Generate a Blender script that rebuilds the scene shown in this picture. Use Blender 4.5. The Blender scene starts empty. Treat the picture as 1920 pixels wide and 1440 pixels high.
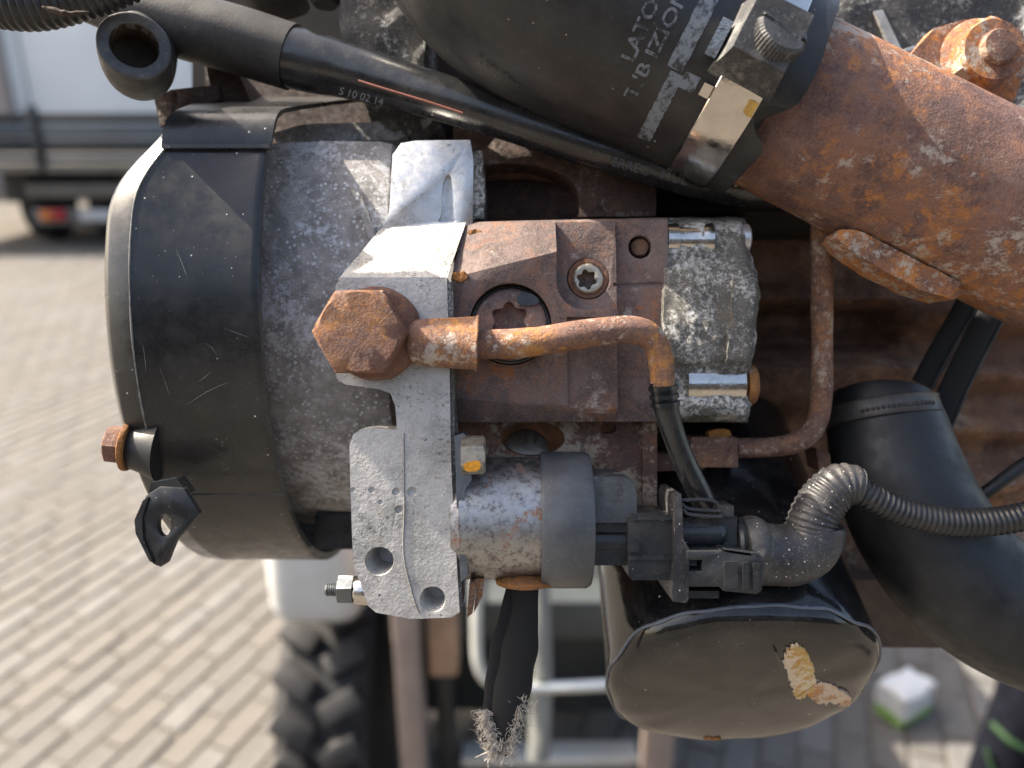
import bpy, bmesh, math, random
from mathutils import Vector, Matrix, noise, Quaternion
random.seed(7)
C = bpy.context.scene.collection
scene = bpy.context.scene
R = math.radians

# ------------------------------------------------------------------ camera, sky, sun, exposure
PITCH = 20.2
CAM_H = 1.75
FPX = 1443.0                       # focal length in photo pixels (1920 wide)
FOCUS = 0.24                       # metres to the sharp plane
S = FOCUS / FPX                    # one unit "U" = one photo pixel on the sharp plane
cp, sp = math.cos(R(PITCH)), math.sin(R(PITCH))
CAMLOC = Vector((0, 0, CAM_H))
RIG = Matrix(((1, 0, 0), (0, sp, -cp), (0, cp, sp)))     # columns: right, up, towards the viewer
cd = bpy.data.cameras.new("camera"); cam = bpy.data.objects.new("camera", cd); C.objects.link(cam)
cam.location = CAMLOC
cam.rotation_euler = RIG.to_euler()
cd.sensor_width = 36.0; cd.lens = 36.0 * FPX / 1920.0
cd.clip_start = 0.02; cd.clip_end = 3000
cd.dof.use_dof = True; cd.dof.focus_distance = FOCUS; cd.dof.aperture_fstop = 6.8
scene.camera = cam

SUN_RIG = Vector((-0.74, 0.80, 0.06)).normalized()
sun_dir = (RIG @ SUN_RIG).normalized()
elev = math.asin(sun_dir.z); azim = math.atan2(sun_dir.x, sun_dir.y)
world = bpy.data.worlds.new("World"); scene.world = world; world.use_nodes = True
wn = world.node_tree.nodes; wl = world.node_tree.links
sky = wn.new("ShaderNodeTexSky"); sky.sky_type = 'NISHITA'; sky.sun_disc = False
sky.sun_elevation = elev; sky.sun_rotation = azim; sky.dust_density = 4.0; sky.ozone_density = 0.6  # bright hazy day
wl.new(sky.outputs[0], wn["Background"].inputs[0]); wn["Background"].inputs[1].default_value = 0.15
sl = bpy.data.lights.new("sun", 'SUN'); so = bpy.data.objects.new("sun", sl); C.objects.link(so)
sl.energy = 4.8; sl.angle = R(0.53); sl.color = (1.0, 0.95, 0.87)
so.rotation_euler = sun_dir.to_track_quat('Z', 'Y').to_euler(); so.location = (0, 0, 5)
vs = scene.view_settings
vs.view_transform = 'Standard'; vs.look = 'None'; vs.gamma = 1.0; vs.exposure = 1.5
vs.use_white_balance = True; vs.white_balance_temperature = 7150; vs.white_balance_tint = 10
vs.use_curve_mapping = False
scene.cycles.max_bounces = 8; scene.cycles.use_denoising = True

# ------------------------------------------------------------------ node helper
class NT:
    def __init__(s, name, unit):
        s.m = bpy.data.materials.new(name); s.m.use_nodes = True
        s.t = s.m.node_tree; s.n = s.t.nodes; s.l = s.t.links
        s.b = s.n["Principled BSDF"]
        tc = s.n.new("ShaderNodeTexCoord")
        vm = s.n.new("ShaderNodeVectorMath"); vm.operation = 'SCALE'
        vm.inputs[3].default_value = 1.0 / unit
        s.l.new(tc.outputs['Object'], vm.inputs[0]); s.co = vm.outputs[0]
    def put(s, sock, v):
        if hasattr(v, 'is_linked') or hasattr(v, 'links'): s.l.new(v, sock)
        elif isinstance(v, (tuple, list)) and len(v) == 3 and sock.type == 'RGBA': sock.default_value = (*v, 1)
        else: sock.default_value = v
    def noise(s, size, detail=6, rough=0.6, off=0.0, dist=0.0, sc=None):
        n = s.n.new("ShaderNodeTexNoise"); n.inputs['Scale'].default_value = 1.0 / size
        n.inputs['Detail'].default_value = detail; n.inputs['Roughness'].default_value = rough
        n.inputs['Distortion'].default_value = dist
        co = s.co
        if sc or off:
            mp = s.n.new("ShaderNodeMapping"); mp.inputs['Location'].default_value = (off, off * 1.7, off * .6)
            if sc: mp.inputs['Scale'].default_value = sc
            s.l.new(co, mp.inputs[0]); co = mp.outputs[0]
        s.l.new(co, n.inputs['Vector']); return n.outputs['Fac']
    def vor(s, size, feature='F1', rnd=1.0):
        n = s.n.new("ShaderNodeTexVoronoi"); n.inputs['Scale'].default_value = 1.0 / size
        n.feature = feature; n.inputs['Randomness'].default_value = rnd
        s.l.new(s.co, n.inputs['Vector']); return n.outputs['Distance']
    def thr(s, v, lo, hi, a=0.0, b=1.0):
        n = s.n.new("ShaderNodeMapRange"); n.interpolation_type = 'SMOOTHSTEP'
        s.l.new(v, n.inputs[0]); n.inputs[1].default_value = lo; n.inputs[2].default_value = hi
        n.inputs[3].default_value = a; n.inputs[4].default_value = b; return n.outputs[0]
    def math(s, op, a, b=0.0):
        n = s.n.new("ShaderNodeMath"); n.operation = op; s.put(n.inputs[0], a); s.put(n.inputs[1], b); return n.outputs[0]
    def mix(s, f, a, b):
        n = s.n.new("ShaderNodeMix"); n.data_type = 'RGBA'
        s.put(n.inputs[0], f); s.put(n.inputs[6], a); s.put(n.inputs[7], b); return n.outputs[2]
    def specks(s, size, r, dens=0.5):
        v = s.vor(size); a = s.thr(v, r, r * 0.5)
        k = s.thr(s.noise(size * 2.2, 2, .5, 3.1), 
                  .60 - .22 * dens, .66 - .22 * dens)
        return s.math('MULTIPLY', a, k)
    def bump(s, h, strength=0.5, dist=1.0, unit=S, prev=None):
        n = s.n.new("ShaderNodeBump"); n.inputs['Strength'].default_value = strength
        n.inputs['Distance'].default_value = dist * unit
        s.l.new(h, n.inputs['Height'])
        if prev is not None: s.l.new(prev, n.inputs['Normal'])
        return n.outputs[0]
    def out(s, col, rough, metal=0.0, normal=None, ior=None, coat=0.0, spec=None):
        s.put(s.b.inputs['Base Color'], col); s.put(s.b.inputs['Roughness'], rough); s.put(s.b.inputs['Metallic'], metal)
        if normal is not None: s.l.new(normal, s.b.inputs['Normal'])
        if ior: s.b.inputs['IOR'].default_value = ior
        if coat: s.b.inputs['Coat Weight'].default_value = coat; s.b.inputs['Coat Roughness'].default_value = .08
        if spec is not None: s.b.inputs['Specular IOR Level'].default_value = spec
        return s.m

def rust(name, dark=(.052, .026, .020), mid=(.135, .060, .038), orange=(.40, .135, .026), pale=(.36, .29, .23),
         o_amt=.35, p_amt=.3, size=70, off=0.0, bump=1.0, rough=.78):
    t = NT(name, S)
    def cover(n, amt, w=.035):
        c = .5 + .26 * (.5 - amt); return t.thr(n, c - w, c + w)
    fine = t.noise(4.5, 4, .65, off + 2)
    a = t.thr(t.noise(size, 8, .68, off), .38, .62)
    col = t.mix(a, dark, mid)
    cool = cover(t.noise(size * 1.6, 7, .7, off + 80), .38, .07)
    col = t.mix(t.math('MULTIPLY', cool, .6), col, tuple(d * .75 + .035 * k for d, k in zip(dark, (1.0, .85, .85))))
    # red brown scale, then bright orange bloom inside it, both with crisp grainy edges
    red = tuple(m * .6 + o_ * .32 for m, o_ in zip(mid, orange))
    zone = t.noise(size * 1.9, 4, .55, off + 70)
    sc_ = t.math('ADD', t.math('MULTIPLY', t.noise(size * .38, 10, .78, off + 9), .65), t.math('MULTIPLY', zone, .35))
    col = t.mix(t.math('MULTIPLY', cover(sc_, min(.95, o_amt * .75 + .2), .04), .8), col, red)
    ob = t.math('ADD', t.math('MULTIPLY', t.noise(size * .3, 10, .8, off + 19), .6), t.math('MULTIPLY', zone, .4))
    col = t.mix(cover(ob, o_amt * .75, .03), col, orange)
    deep = t.thr(t.noise(size * .25, 9, .78, off + 17), .60, .66)
    col = t.mix(t.math('MULTIPLY', deep, .7), col, tuple(d * .5 for d in dark))
    pz = t.math('ADD', t.math('MULTIPLY', t.noise(size * .28, 10, .8, off + 23), .6), t.math('MULTIPLY', t.noise(size * 1.5, 4, .55, off + 33), .4))
    col = t.mix(t.math('MULTIPLY', cover(pz, p_amt * .7, .03), .85), col, pale)
    lite = tuple(min(.6, c * 1.9 + .02) for c in mid)
    col = t.mix(t.math('MULTIPLY', t.thr(fine, .42, .70), .28), col, lite)
    col = t.mix(t.math('MULTIPLY', t.thr(t.noise(3.2, 3, .6, off + 40), .57, .70), .4), col, tuple(c * .5 for c in dark))
    h = t.math('ADD', t.math('MULTIPLY', fine, .5), t.math('ADD', t.noise(16, 7, .7, off + 5), t.math('MULTIPLY', sc_, .6)))
    nb = t.bump(h, .8 * bump, 6.0)
    r = t.thr(t.noise(12, 5, .6, off + 8), .3, .7, rough - .22, rough + .12)
    return t.out(col, r, 0.0, nb, spec=.45)

def corroded(name, dark=(.085, .080, .078), light=(.50, .52, .55), amt=.5, size=14, off=0.0, metal=.35, bump=1.0, warm=.0, soft=.0, ros=.0):
    t = NT(name, S)
    big = t.noise(110, 4, .55, off + 3)
    n = t.math('ADD', t.math('MULTIPLY', t.noise(size, 9, .74, off), .7), t.math('MULTIPLY', t.noise(size * .3, 6, .7, off + 1), .3))
    v = t.math('ADD', n, t.math('MULTIPLY', t.math('SUBTRACT', big, .5), .55))
    f = t.thr(v, .62 - amt * .22 - soft, .71 - amt * .20 + soft)
    if ros:
        rz = t.math('MULTIPLY', t.thr(t.math('ADD', t.vor(13), t.math('MULTIPLY', t.noise(5, 5, .7, off + 44), .55)), .62, .46), t.thr(t.noise(70, 5, .6, off + 48), .38, .55))
        f = t.math('MAXIMUM', t.math('MULTIPLY', f, .75), t.math('MULTIPLY', rz, ros))
    base = t.mix(t.thr(t.noise(40, 6, .6, off + 7), .35, .7), dark, tuple(c * 1.9 for c in dark))
    col = t.mix(f, base, light)
    tiny = t.thr(t.noise(3.5, 3, .6, off + 5), .55, .72)
    col = t.mix(t.math('MULTIPLY', tiny, .35), col, tuple(min(.8, c * 1.25) for c in light))
    if warm: col = t.mix(t.math('MULTIPLY', t.thr(t.noise(60, 6, .7, off + 12), .52, .68), warm), col, (.23, .18, .12))
    h = t.math('ADD', n, t.math('MULTIPLY', f, .6))
    return t.out(col, t.thr(n, .3, .7, .75, .5), t.math('MULTIPLY', f, metal), t.bump(h, .6 * bump, 4.0))

def cast_alu(name, col0=(.56, .55, .52), off=0.0, dirt=.4, metal=.45, rough=.5, bump=.55):
    t = NT(name, S)
    col = t.mix(t.thr(t.noise(90, 7, .65, off), .38, .66), col0, tuple(c * .66 for c in col0))
    col = t.mix(t.math('MULTIPLY', t.thr(t.noise(5, 5, .7, off + 2), .5, .7), .35), col, tuple(min(.85, c * 1.35) for c in col0))
    col = t.mix(t.math('MULTIPLY', t.thr(t.noise(26, 8, .75, off + 21), .55, .68), .5), col, (.22, .20, .17))
    pit = t.math('MULTIPLY', t.thr(t.noise(7, 7, .75, off + 4), .55, .64), t.thr(t.noise(75, 5, .6, off + 9), .60 - dirt * .2, .70 - dirt * .2))
    col = t.mix(pit, col, (.045, .042, .038))
    yel = t.thr(t.noise(65, 7, .7, off + 14), .58, .74)
    col = t.mix(t.math('MULTIPLY', yel, .5), col, (.40, .34, .22))
    h = t.math('ADD', t.math('MULTIPLY', t.noise(6, 5, .65, off), .8), t.noise(28, 4, .5, off + 1))
    return t.out(col, t.thr(t.noise(20, 5, .6, off), .3, .7, rough - .08, rough + .15), metal, t.bump(h, bump, 4.0))

def black(name, col=(.018, .018, .020), rough=.5, speck=.25, dust=.12, off=0.0, bump=.15, ior=1.5, coat=0.0, spsize=30, dcol=(.30, .28, .25), bsize=5, spr=.075):
    t = NT(name, S)
    c = t.mix(t.math('MULTIPLY', t.thr(t.noise(120, 7, .65, off), .42, .72), dust), col, dcol)
    c = t.mix(t.math('MULTIPLY', t.thr(t.noise(9, 6, .7, off + 6), .52, .75), dust), c, dcol)
    if speck:
        c = t.mix(t.specks(spsize, spr, speck), c, (.62, .60, .55))
        c = t.mix(t.math('MULTIPLY', t.specks(spsize * .45, spr * 1.2, speck * .8), .6), c, (.5, .48, .44))
    r = t.thr(t.noise(45, 6, .65, off + 2), .3, .7, max(.05, rough - .10), rough + .12)
    nb = t.bump(t.math('ADD', t.noise(bsize, 4, .6, off), t.noise(40, 3, .5, off)), bump, 2.0)
    return t.out(c, r, 0.0, nb, ior=ior, coat=coat)

def metal(name, col=(.62, .60, .57), rough=.22, off=0.0, dirt=.2, rustc=None, ramt=.3, brushed=None):
    t = NT(name, S)
    c = t.mix(t.math('MULTIPLY', t.thr(t.noise(14, 8, .75, off), .45, .68), dirt), col, (.10, .09, .085))
    m = 1.0
    if rustc:
        f = t.math('MULTIPLY', t.thr(t.noise(46, 6, .6, off + 3), .70 - ramt * .3, .76 - ramt * .3), t.thr(t.noise(6, 5, .7, off + 5), .3, .6))
        c = t.mix(f, c, rustc); m = t.math('SUBTRACT', 1.0, f)
    h = t.noise(5, 5, .6, off, 0, brushed)
    return t.out(c, t.thr(t.noise(18, 6, .7, off + 8), .3, .7, max(.04, rough - .1), rough + .15), m, t.bump(h, .12, 2.0))

def plain(name, col, rough=.6, var=.25, size=.05, metal=0.0, bumpd=0.0, ior=None):
    t = NT(name, 1.0)
    c = t.mix(t.thr(t.noise(size, 6, .65), .3, .7), tuple(x * (1 - var) for x in col), tuple(min(1, x * (1 + var)) for x in col))
    nb = t.bump(t.noise(size * .2, 4, .6), .4, bumpd, 1.0) if bumpd else None
    return t.out(c, rough, metal, nb, ior=ior)

M = {}
M['rust_block'] = rust('rust_block', dark=(.080, .056, .052), mid=(.165, .118, .106), orange=(.30, .105, .035), pale=(.36, .31, .27), o_amt=.24, p_amt=.22, off=1, size=80, bump=.7)
M['rust_pipe'] = rust('rust_pipe', dark=(.115, .060, .048), mid=(.215, .115, .085), orange=(.46, .20, .05), pale=(.52, .47, .40), o_amt=.50, p_amt=.42, off=4, size=60)
M['rust_bolt'] = rust('rust_bolt', dark=(.11, .052, .038), mid=(.19, .088, .056), orange=(.34, .145, .04), o_amt=.27, p_amt=.03, off=6, size=60, bump=.8)
M['rust_big'] = rust('rust_big', dark=(.100, .052, .044), mid=(.205, .112, .088), orange=(.40, .155, .045), pale=(.46, .40, .34), o_amt=.43, p_amt=.40, off=11, size=105)
M['rust_far'] = rust('rust_far', dark=(.085, .045, .030), mid=(.20, .105, .068), orange=(.30, .15, .075), pale=(.36, .28, .21), o_amt=.4, p_amt=.3, off=15, size=130)
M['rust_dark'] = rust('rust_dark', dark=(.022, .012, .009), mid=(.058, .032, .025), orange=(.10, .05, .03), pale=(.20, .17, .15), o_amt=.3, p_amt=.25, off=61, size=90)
M['rust_plate'] = rust('rust_plate', dark=(.07, .036, .027), mid=(.15, .075, .052), orange=(.25, .10, .04), pale=(.42, .35, .26), o_amt=.3, p_amt=.52, off=19, size=80)
M['rust_bright'] = rust('rust_bright', dark=(.12, .05, .025), mid=(.24, .10, .035), orange=(.48, .20, .03), o_amt=.6, p_amt=.2, off=22, size=40)
M['rust_tube'] = rust('rust_tube', dark=(.10, .05, .036), mid=(.20, .105, .075), orange=(.33, .15, .06), pale=(.46, .37, .28), o_amt=.45, p_amt=.42, off=25, size=45)
M['rust_nut'] = rust('rust_nut', dark=(.11, .05, .035), mid=(.22, .11, .075), orange=(.48, .18, .04), pale=(.48, .45, .39), o_amt=.55, p_amt=.5, off=33, size=50)
M['case'] = corroded('case_corroded', dark=(.17, .160, .155), light=(.54, .565, .61), amt=.58, size=14, off=2, soft=.008, ros=.9)
M['gear'] = corroded('gear_corroded', dark=(.075, .070, .060), light=(.60, .60, .58), amt=.66, size=10, soft=.012, off=6, warm=.3, bump=1.6)
M['block'] = corroded('block_corroded', dark=(.035, .033, .031), light=(.48, .48, .47), amt=.55, size=12, off=9, bump=1.6, metal=.1)
M['flange'] = cast_alu('flange_alu', (.50, .487, .465), off=1, dirt=.75)
M['boss'] = cast_alu('boss_alu', col0=(.60, .60, .60), off=5, dirt=.1, metal=.7, rough=.33, bump=.12)
M['hole'] = cast_alu('hole_alu', col0=(.16, .15, .14), off=5, dirt=.8, metal=.2, rough=.7)
M['zinc'] = metal('zinc', (.42, .415, .41), .46, 3, .9, (.24, .115, .06), .40)
M['steel'] = metal('steel', (.60, .57, .53), .16, 5, .25)
M['chrome'] = metal('band_steel', (.62, .58, .53), .12, 7, .12)
M['screwbox'] = corroded('screw_housing', dark=(.035, .035, .036), light=(.26, .26, .245), amt=.36, size=26, off=8, metal=.6, bump=.35, soft=.05)
M['bolt_grey'] = metal('grey_bolt', (.20, .215, .23), .45, 9, .3)
M['bolt_pale'] = metal('pale_bolt', (.5, .46, .38), .5, 10, .5)
M['bolt_paint'] = plain('orange_paint', (.62, .27, .015), .55, .3, .001)
M['guard'] = black('guard_paint', (.009, .0097, .0115), .32, .7, .055, 2, .05, spsize=32, ior=1.55)
gbs = M['guard'].node_tree.nodes['Principled BSDF']; gbs.inputs['Sheen Weight'].default_value = .24; gbs.inputs['Sheen Roughness'].default_value = .35; gbs.inputs['Sheen Tint'].default_value = (.95, .93, .88, 1)
M['rubber'] = black('hose_rubber', (.016, .016, .017), .42, .38, .06, 5, .10, spsize=46)
M['rubber_dark'] = black('elbow_rubber', (.009, .010, .012), .50, 0, .04, 8, .08, spsize=60)
M['rubber_gloss'] = black('gloss_rubber', (.011, .012, .014), .24, .3, .05, 11, .12, spsize=44, ior=1.6)
M['worn'] = plain('worn_paint', (.16, .16, .155), .5, .4, .003)
M['sleeve'] = black('sleeve_rubber', (.018, .018, .019), .62, .10, .10, 13, .2, spsize=40)
M['rubber_cut'] = black('cut_rubber', (.045, .048, .055), .5, .5, .30, 14, .5, spsize=16)
M['hole_dark'] = plain('hose_bore', (.035, .022, .014), .8, .4, .01)
M['plastic'] = black('black_plastic', (.022, .024, .027), .30, .8, .12, 17, .14, spsize=15, bsize=3)
M['plastic_dusty'] = black('dusty_plastic', (.026, .025, .028), .46, 1.8, .2, 19, .15, spsize=15, spr=.13, dcol=(.40, .38, .34))
M['cap'] = black('valve_cap', (.064, .069, .075), .38, .35, .20, 21, .12, spsize=20, dcol=(.26, .27, .28), bsize=3)
M['conduit'] = black('conduit', (.020, .021, .023), .40, .18, .07, 23, .08, spsize=28)
M['can'] = black('gloss_black_paint', (.008, .008, .009), .10, .6, .08, 27, .14, ior=1.5, coat=.1, spsize=34, bsize=40)
M['edge_paint'] = plain('edge_paint', (.10, .115, .14), .35, .2, .004)
M['flake'] = rust('flaked_primer', dark=(.50, .28, .07), mid=(.62, .40, .12), orange=(.55, .22, .04), pale=(.72, .62, .50), o_amt=.4, p_amt=.8, off=44, size=50, bump=.5)
M['flake_rust'] = rust('flaked_rust', dark=(.32, .13, .05), mid=(.46, .24, .12), orange=(.58, .22, .04), pale=(.66, .55, .45), o_amt=.6, p_amt=.8, off=47, size=26, bump=.8)
M['strap'] = plain('strap_black', (.006, .006, .007), .85, .2, .01)
t = NT('hose_print', S)
M['print'] = t.out(t.mix(t.thr(t.noise(13, 7, .75), .40, .56), (.022, .023, .025), (.155, .17, .19)), .6)
t = NT('stripe_print', S)
M['stripe'] = t.out(t.mix(t.thr(t.noise(22, 8, .78), .40, .54), (.022, .023, .026), (.165, .19, .22)), .55)
M['emboss'] = black('embossed_rubber', (.042, .042, .044), .5, .0, .2, 31, .1)
M['faint'] = black('faint_emboss', (.036, .036, .037), .5, .0, .1, 37, .1)
M['engrave'] = plain('engraved_alu', (.24, .235, .22), .6, .3, .001, .3)
M['fibre'] = plain('cut_fibre', (.46, .42, .36), .85, .5, .002)
M['orange_stain'] = rust('orange_stain', dark=(.16, .06, .02), mid=(.30, .12, .03), orange=(.46, .18, .03), o_amt=.6, p_amt=.1, off=52, size=20)

# ------------------------------------------------------------------ geometry helpers (units U; x right, y up, z to the viewer)
def W(px, py, z=0.0):
    D = FPX - z
    return Vector(((px - 960) * D / FPX, (720 - py) * D / FPX, z))
def K(z): return (FPX - z) / FPX
def RW(v): return CAMLOC + RIG @ ((Vector(v) - Vector((0, 0, FPX))) * S)

def thing(name, label, cat, at, group=None):
    o = bpy.data.objects.new(name, None); C.objects.link(o)
    o['origin'] = list(at); o.empty_display_size = .01
    o.matrix_world = Matrix.Translation(RW(at)) @ RIG.to_4x4()
    o['label'] = label; o['category'] = cat
    if group: o['group'] = group
    return o
def finish(name, bm, mat, parent=None, angle=35, at=None, label=None, root=None):
    """link a bmesh given in U as one mesh object under its thing"""
    r = root or parent
    while r is not None and r.get('origin') is None: r = r.parent
    org = Vector(r['origin']) if r is not None else Vector(at)
    for v in bm.verts: v.co = (v.co - org) * S
    me = bpy.data.meshes.new(name)
    bmesh.ops.recalc_face_normals(bm, faces=bm.faces)
    bm.to_mesh(me); bm.free()
    for p in me.polygons: p.use_smooth = True
    me.set_sharp_from_angle(angle=R(angle))
    o = bpy.data.objects.new(name, me); C.objects.link(o)
    for m in (mat if isinstance(mat, list) else [mat]): me.materials.append(m)
    if parent is not None: o.parent = parent
    else: o.matrix_world = Matrix.Translation(RW(org)) @ RIG.to_4x4()
    if label: o['label'] = label
    return o
def solo(name, bm, mat, label, cat, at, group=None, angle=35):
    o = finish(name, bm, mat, None, angle, at=at)
    o['label'] = label; o['category'] = cat
    if group: o['group'] = group
    return o

def ngon_prism(pts, zf, zb, bm=None):
    bm = bm or bmesh.new()
    f = [bm.verts.new(W(x, y, zf)) for x, y in pts]
    b = [bm.verts.new(Vector((v.co.x, v.co.y, zb))) for v in f]
    bm.faces.new(f); bm.faces.new(list(reversed(b)))
    n = len(f)
    for i in range(n): bm.faces.new((f[i], b[i], b[(i + 1) % n], f[(i + 1) % n]))
    return bm
def bevel(bm, w, seg=2, ang=25):
    if w:
        e = [e for e in bm.edges if e.is_manifold and e.calc_face_angle(0) > R(ang)]
        bmesh.ops.bevel(bm, geom=e, offset=w, segments=seg, profile=.5, affect='EDGES', clamp_overlap=True)
    return bm
def roughen(bm, amp, size, cuts=0, seed=0.0):
    bmesh.ops.triangulate(bm, faces=[f for f in bm.faces if len(f.verts) > 4])
    if cuts: bmesh.ops.subdivide_edges(bm, edges=bm.edges[:], cuts=cuts, use_grid_fill=True)
    for v in bm.verts:
        v.co += noise.noise_vector((v.co + Vector((seed, seed, seed))) / size) * amp
    return bm
def smoothed(pts, it=2):
    """Chaikin rounding of a closed outline"""
    for _ in range(it):
        q = []
        for i in range(len(pts)):
            a, b = pts[i], pts[(i + 1) % len(pts)]
            q += [(a[0] * .75 + b[0] * .25, a[1] * .75 + b[1] * .25), (a[0] * .25 + b[0] * .75, a[1] * .25 + b[1] * .75)]
        pts = q
    return pts
def prism(pts, zf, zb, bev=3, seg=2, ang=25):
    return bevel(ngon_prism(pts, zf, zb), bev, seg, ang)
def box(x0, x1, y0, y1, zf, zb, bev=3, seg=2):
    return prism([(x0, y0), (x1, y0), (x1, y1), (x0, y1)], zf, zb, bev, seg)
def join(*bms):
    bm = bms[0]
    for o in bms[1:]:
        me = bpy.data.meshes.new('tmp'); o.to_mesh(me); o.free(); bm.from_mesh(me); bpy.data.meshes.remove(me)
    return bm
def frame(d):
    d = Vector(d).normalized()
    u = Vector((0, 0, 1)) - d * d.z
    if u.length < .05: u = Vector((0, 1, 0)) - d * d.y
    u.normalize(); return d, u, d.cross(u)
def rings(bm, rs, cap0=True, cap1=True, closed=True):
    n = len(rs[0])
    vs_ = [[bm.verts.new(p) for p in r] for r in rs]
    for a, b in zip(vs_, vs_[1:]):
        for i in range(n if closed else n - 1):
            bm.faces.new((a[i], a[(i + 1) % n], b[(i + 1) % n], b[i]))
    if cap0: bm.faces.new(list(reversed(vs_[0])))
    if cap1: bm.faces.new(vs_[-1])
    return bm
def lathe(A, d, prof, seg=48, cap0=True, cap1=True, bm=None, ph=0.0, fn=None):
    bm = bm or bmesh.new(); d, u, v = frame(d); A = Vector(A)
    rs = []
    for t_, r in prof:
        rs.append([A + d * t_ + (u * math.cos(ph + 2 * math.pi * i / seg) + v * math.sin(ph + 2 * math.pi * i / seg)) * max(r, .01) * (fn(t_, 2 * math.pi * i / seg) if fn else 1) for i in range(seg)])
    return rings(bm, rs, cap0, cap1)
def hexbolt(A, d, r, h, ch=.12, bm=None, ph=0.0):
    """hexagon head: corners at radius r, chamfered on its far end"""
    bm = bm or bmesh.new(); d, u, v = frame(d); A = Vector(A)
    def ring(t_, rr, n=6, circ=False):
        out = []
        for i in range(48):
            a = 2 * math.pi * i / 48
            hr = math.cos(math.pi / 6) / math.cos(((a + math.pi / 6) % (math.pi / 3)) - math.pi / 6) if False else 1.0
            k = ((a) % (math.pi / 3)) - math.pi / 6
            rad = r * math.cos(math.pi / 6) / math.cos(k)
            out.append(A + d * t_ + (u * math.cos(a + ph) + v * math.sin(a + ph)) * min(rad, rr))
        return out
    ri = r * math.cos(math.pi / 6)
    rs = [ring(0, r), ring(h - ch * r * .9, r), ring(h - ch * r * .45, r * .955), ring(h, ri * .96), ring(h - .01, ri * .5)]
    return rings(bm, rs)
def catmull(path, sub=10):
    P = [Vector(p) for p in path]; out = []
    P = [P[0] * 2 - P[1]] + P + [P[-1] * 2 - P[-2]]
    for i in range(1, len(P) - 2):
        a, b, c, e = P[i - 1], P[i], P[i + 1], P[i + 2]
        for k in range(sub):
            x = k / sub
            out.append(.5 * ((2 * b) + (c - a) * x + (2 * a - 5 * b + 4 * c - e) * x * x + (3 * b - a - 3 * c + e) * x ** 3))
    out.append(P[-2]); return out
def resample(pts, step):
    out = [pts[0].copy()]; acc = 0.0
    for a, b in zip(pts, pts[1:]):
        L = (b.xyz - a.xyz).length
        if L < 1e-9: continue
        x = step - acc
        while x <= L:
            out.append(a.lerp(b, x / L)); x += step
        acc = (acc + L) % step
    return out
def tube(path, seg=24, sub=10, ridge=None, cap0=True, cap1=True, bm=None, step=None, flat=1.0, wob=0.0, world=False):
    """path of (px, py, z, r px); ridge=(period, depth); r is scaled to its depth"""
    bm = bm or bmesh.new()
    pts = []
    for p in path:
        if world: pts.append(Vector((p[0], p[1], p[2], p[3])))
        else:
            w = W(p[0], p[1], p[2]); pts.append(Vector((w.x, w.y, w.z, p[3] * K(p[2]))))
    c = catmull(pts, sub)
    if ridge: c = resample(c, ridge[0] / 6.0)
    elif step: c = resample(c, step)
    rs = []; up = None
    for i, p in enumerate(c):
        tdir = (c[min(i + 1, len(c) - 1)].xyz - c[max(i - 1, 0)].xyz).normalized()
        if up is None: _, up, _ = frame(tdir)
        up = (up - tdir * up.dot(tdir)).normalized(); sd = tdir.cross(up)
        r = p.w
        if ridge: r -= ridge[1] * (0, .15, .85, 1, .85, .15)[i % 6]
        if wob: r *= 1 + wob * noise.noise(p.xyz / 60)
        rs.append([p.xyz + (up * math.cos(2 * math.pi * k / seg) * flat + sd * math.sin(2 * math.pi * k / seg)) * r for k in range(seg)])
    return rings(bm, rs, cap0, cap1)
def mesh_of(bm):
    me = bpy.data.meshes.new('tmp'); bmesh.ops.recalc_face_normals(bm, faces=bm.faces); bm.to_mesh(me); bm.free(); return me
def boolean(bm, cutters, bev=0.0, seg=2):
    """cut the shapes in cutters out of bm and round the edges; returns a new bmesh"""
    o = bpy.data.objects.new('tmp', mesh_of(bm)); C.objects.link(o); cs = []
    for c in cutters:
        k = bpy.data.objects.new('tmpc', mesh_of(c)); C.objects.link(k); cs.append(k)
        m = o.modifiers.new('b', 'BOOLEAN'); m.operation = 'DIFFERENCE'; m.object = k; m.solver = 'EXACT'
    if bev:
        m = o.modifiers.new('v', 'BEVEL'); m.width = bev; m.segments = seg; m.limit_method = 'ANGLE'; m.angle_limit = R(28); m.harden_normals = False
    dg = bpy.context.evaluated_depsgraph_get(); dg.update()
    me = bpy.data.meshes.new_from_object(o.evaluated_get(dg))
    for k in cs + [o]: bpy.data.objects.remove(k)
    r = bmesh.new(); r.from_mesh(me); bpy.data.meshes.remove(me)
    return r
def star(cx, cy, r, z0, z1, lobes=6, depth=.24, n=72, ph=0.0):
    return ngon_prism([(cx + r * (1 - depth + depth * math.cos(lobes * 2 * math.pi * i / n)) * math.cos(2 * math.pi * i / n + ph),
                        cy + r * (1 - depth + depth * math.cos(lobes * 2 * math.pi * i / n)) * math.sin(2 * math.pi * i / n + ph)) for i in range(n)], z0, z1)
def disc_pts(cx, cy, r, n=48, ry=None):
    return [(cx + r * math.cos(2 * math.pi * i / n), cy + (ry or r) * math.sin(2 * math.pi * i / n)) for i in range(n)]
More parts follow.
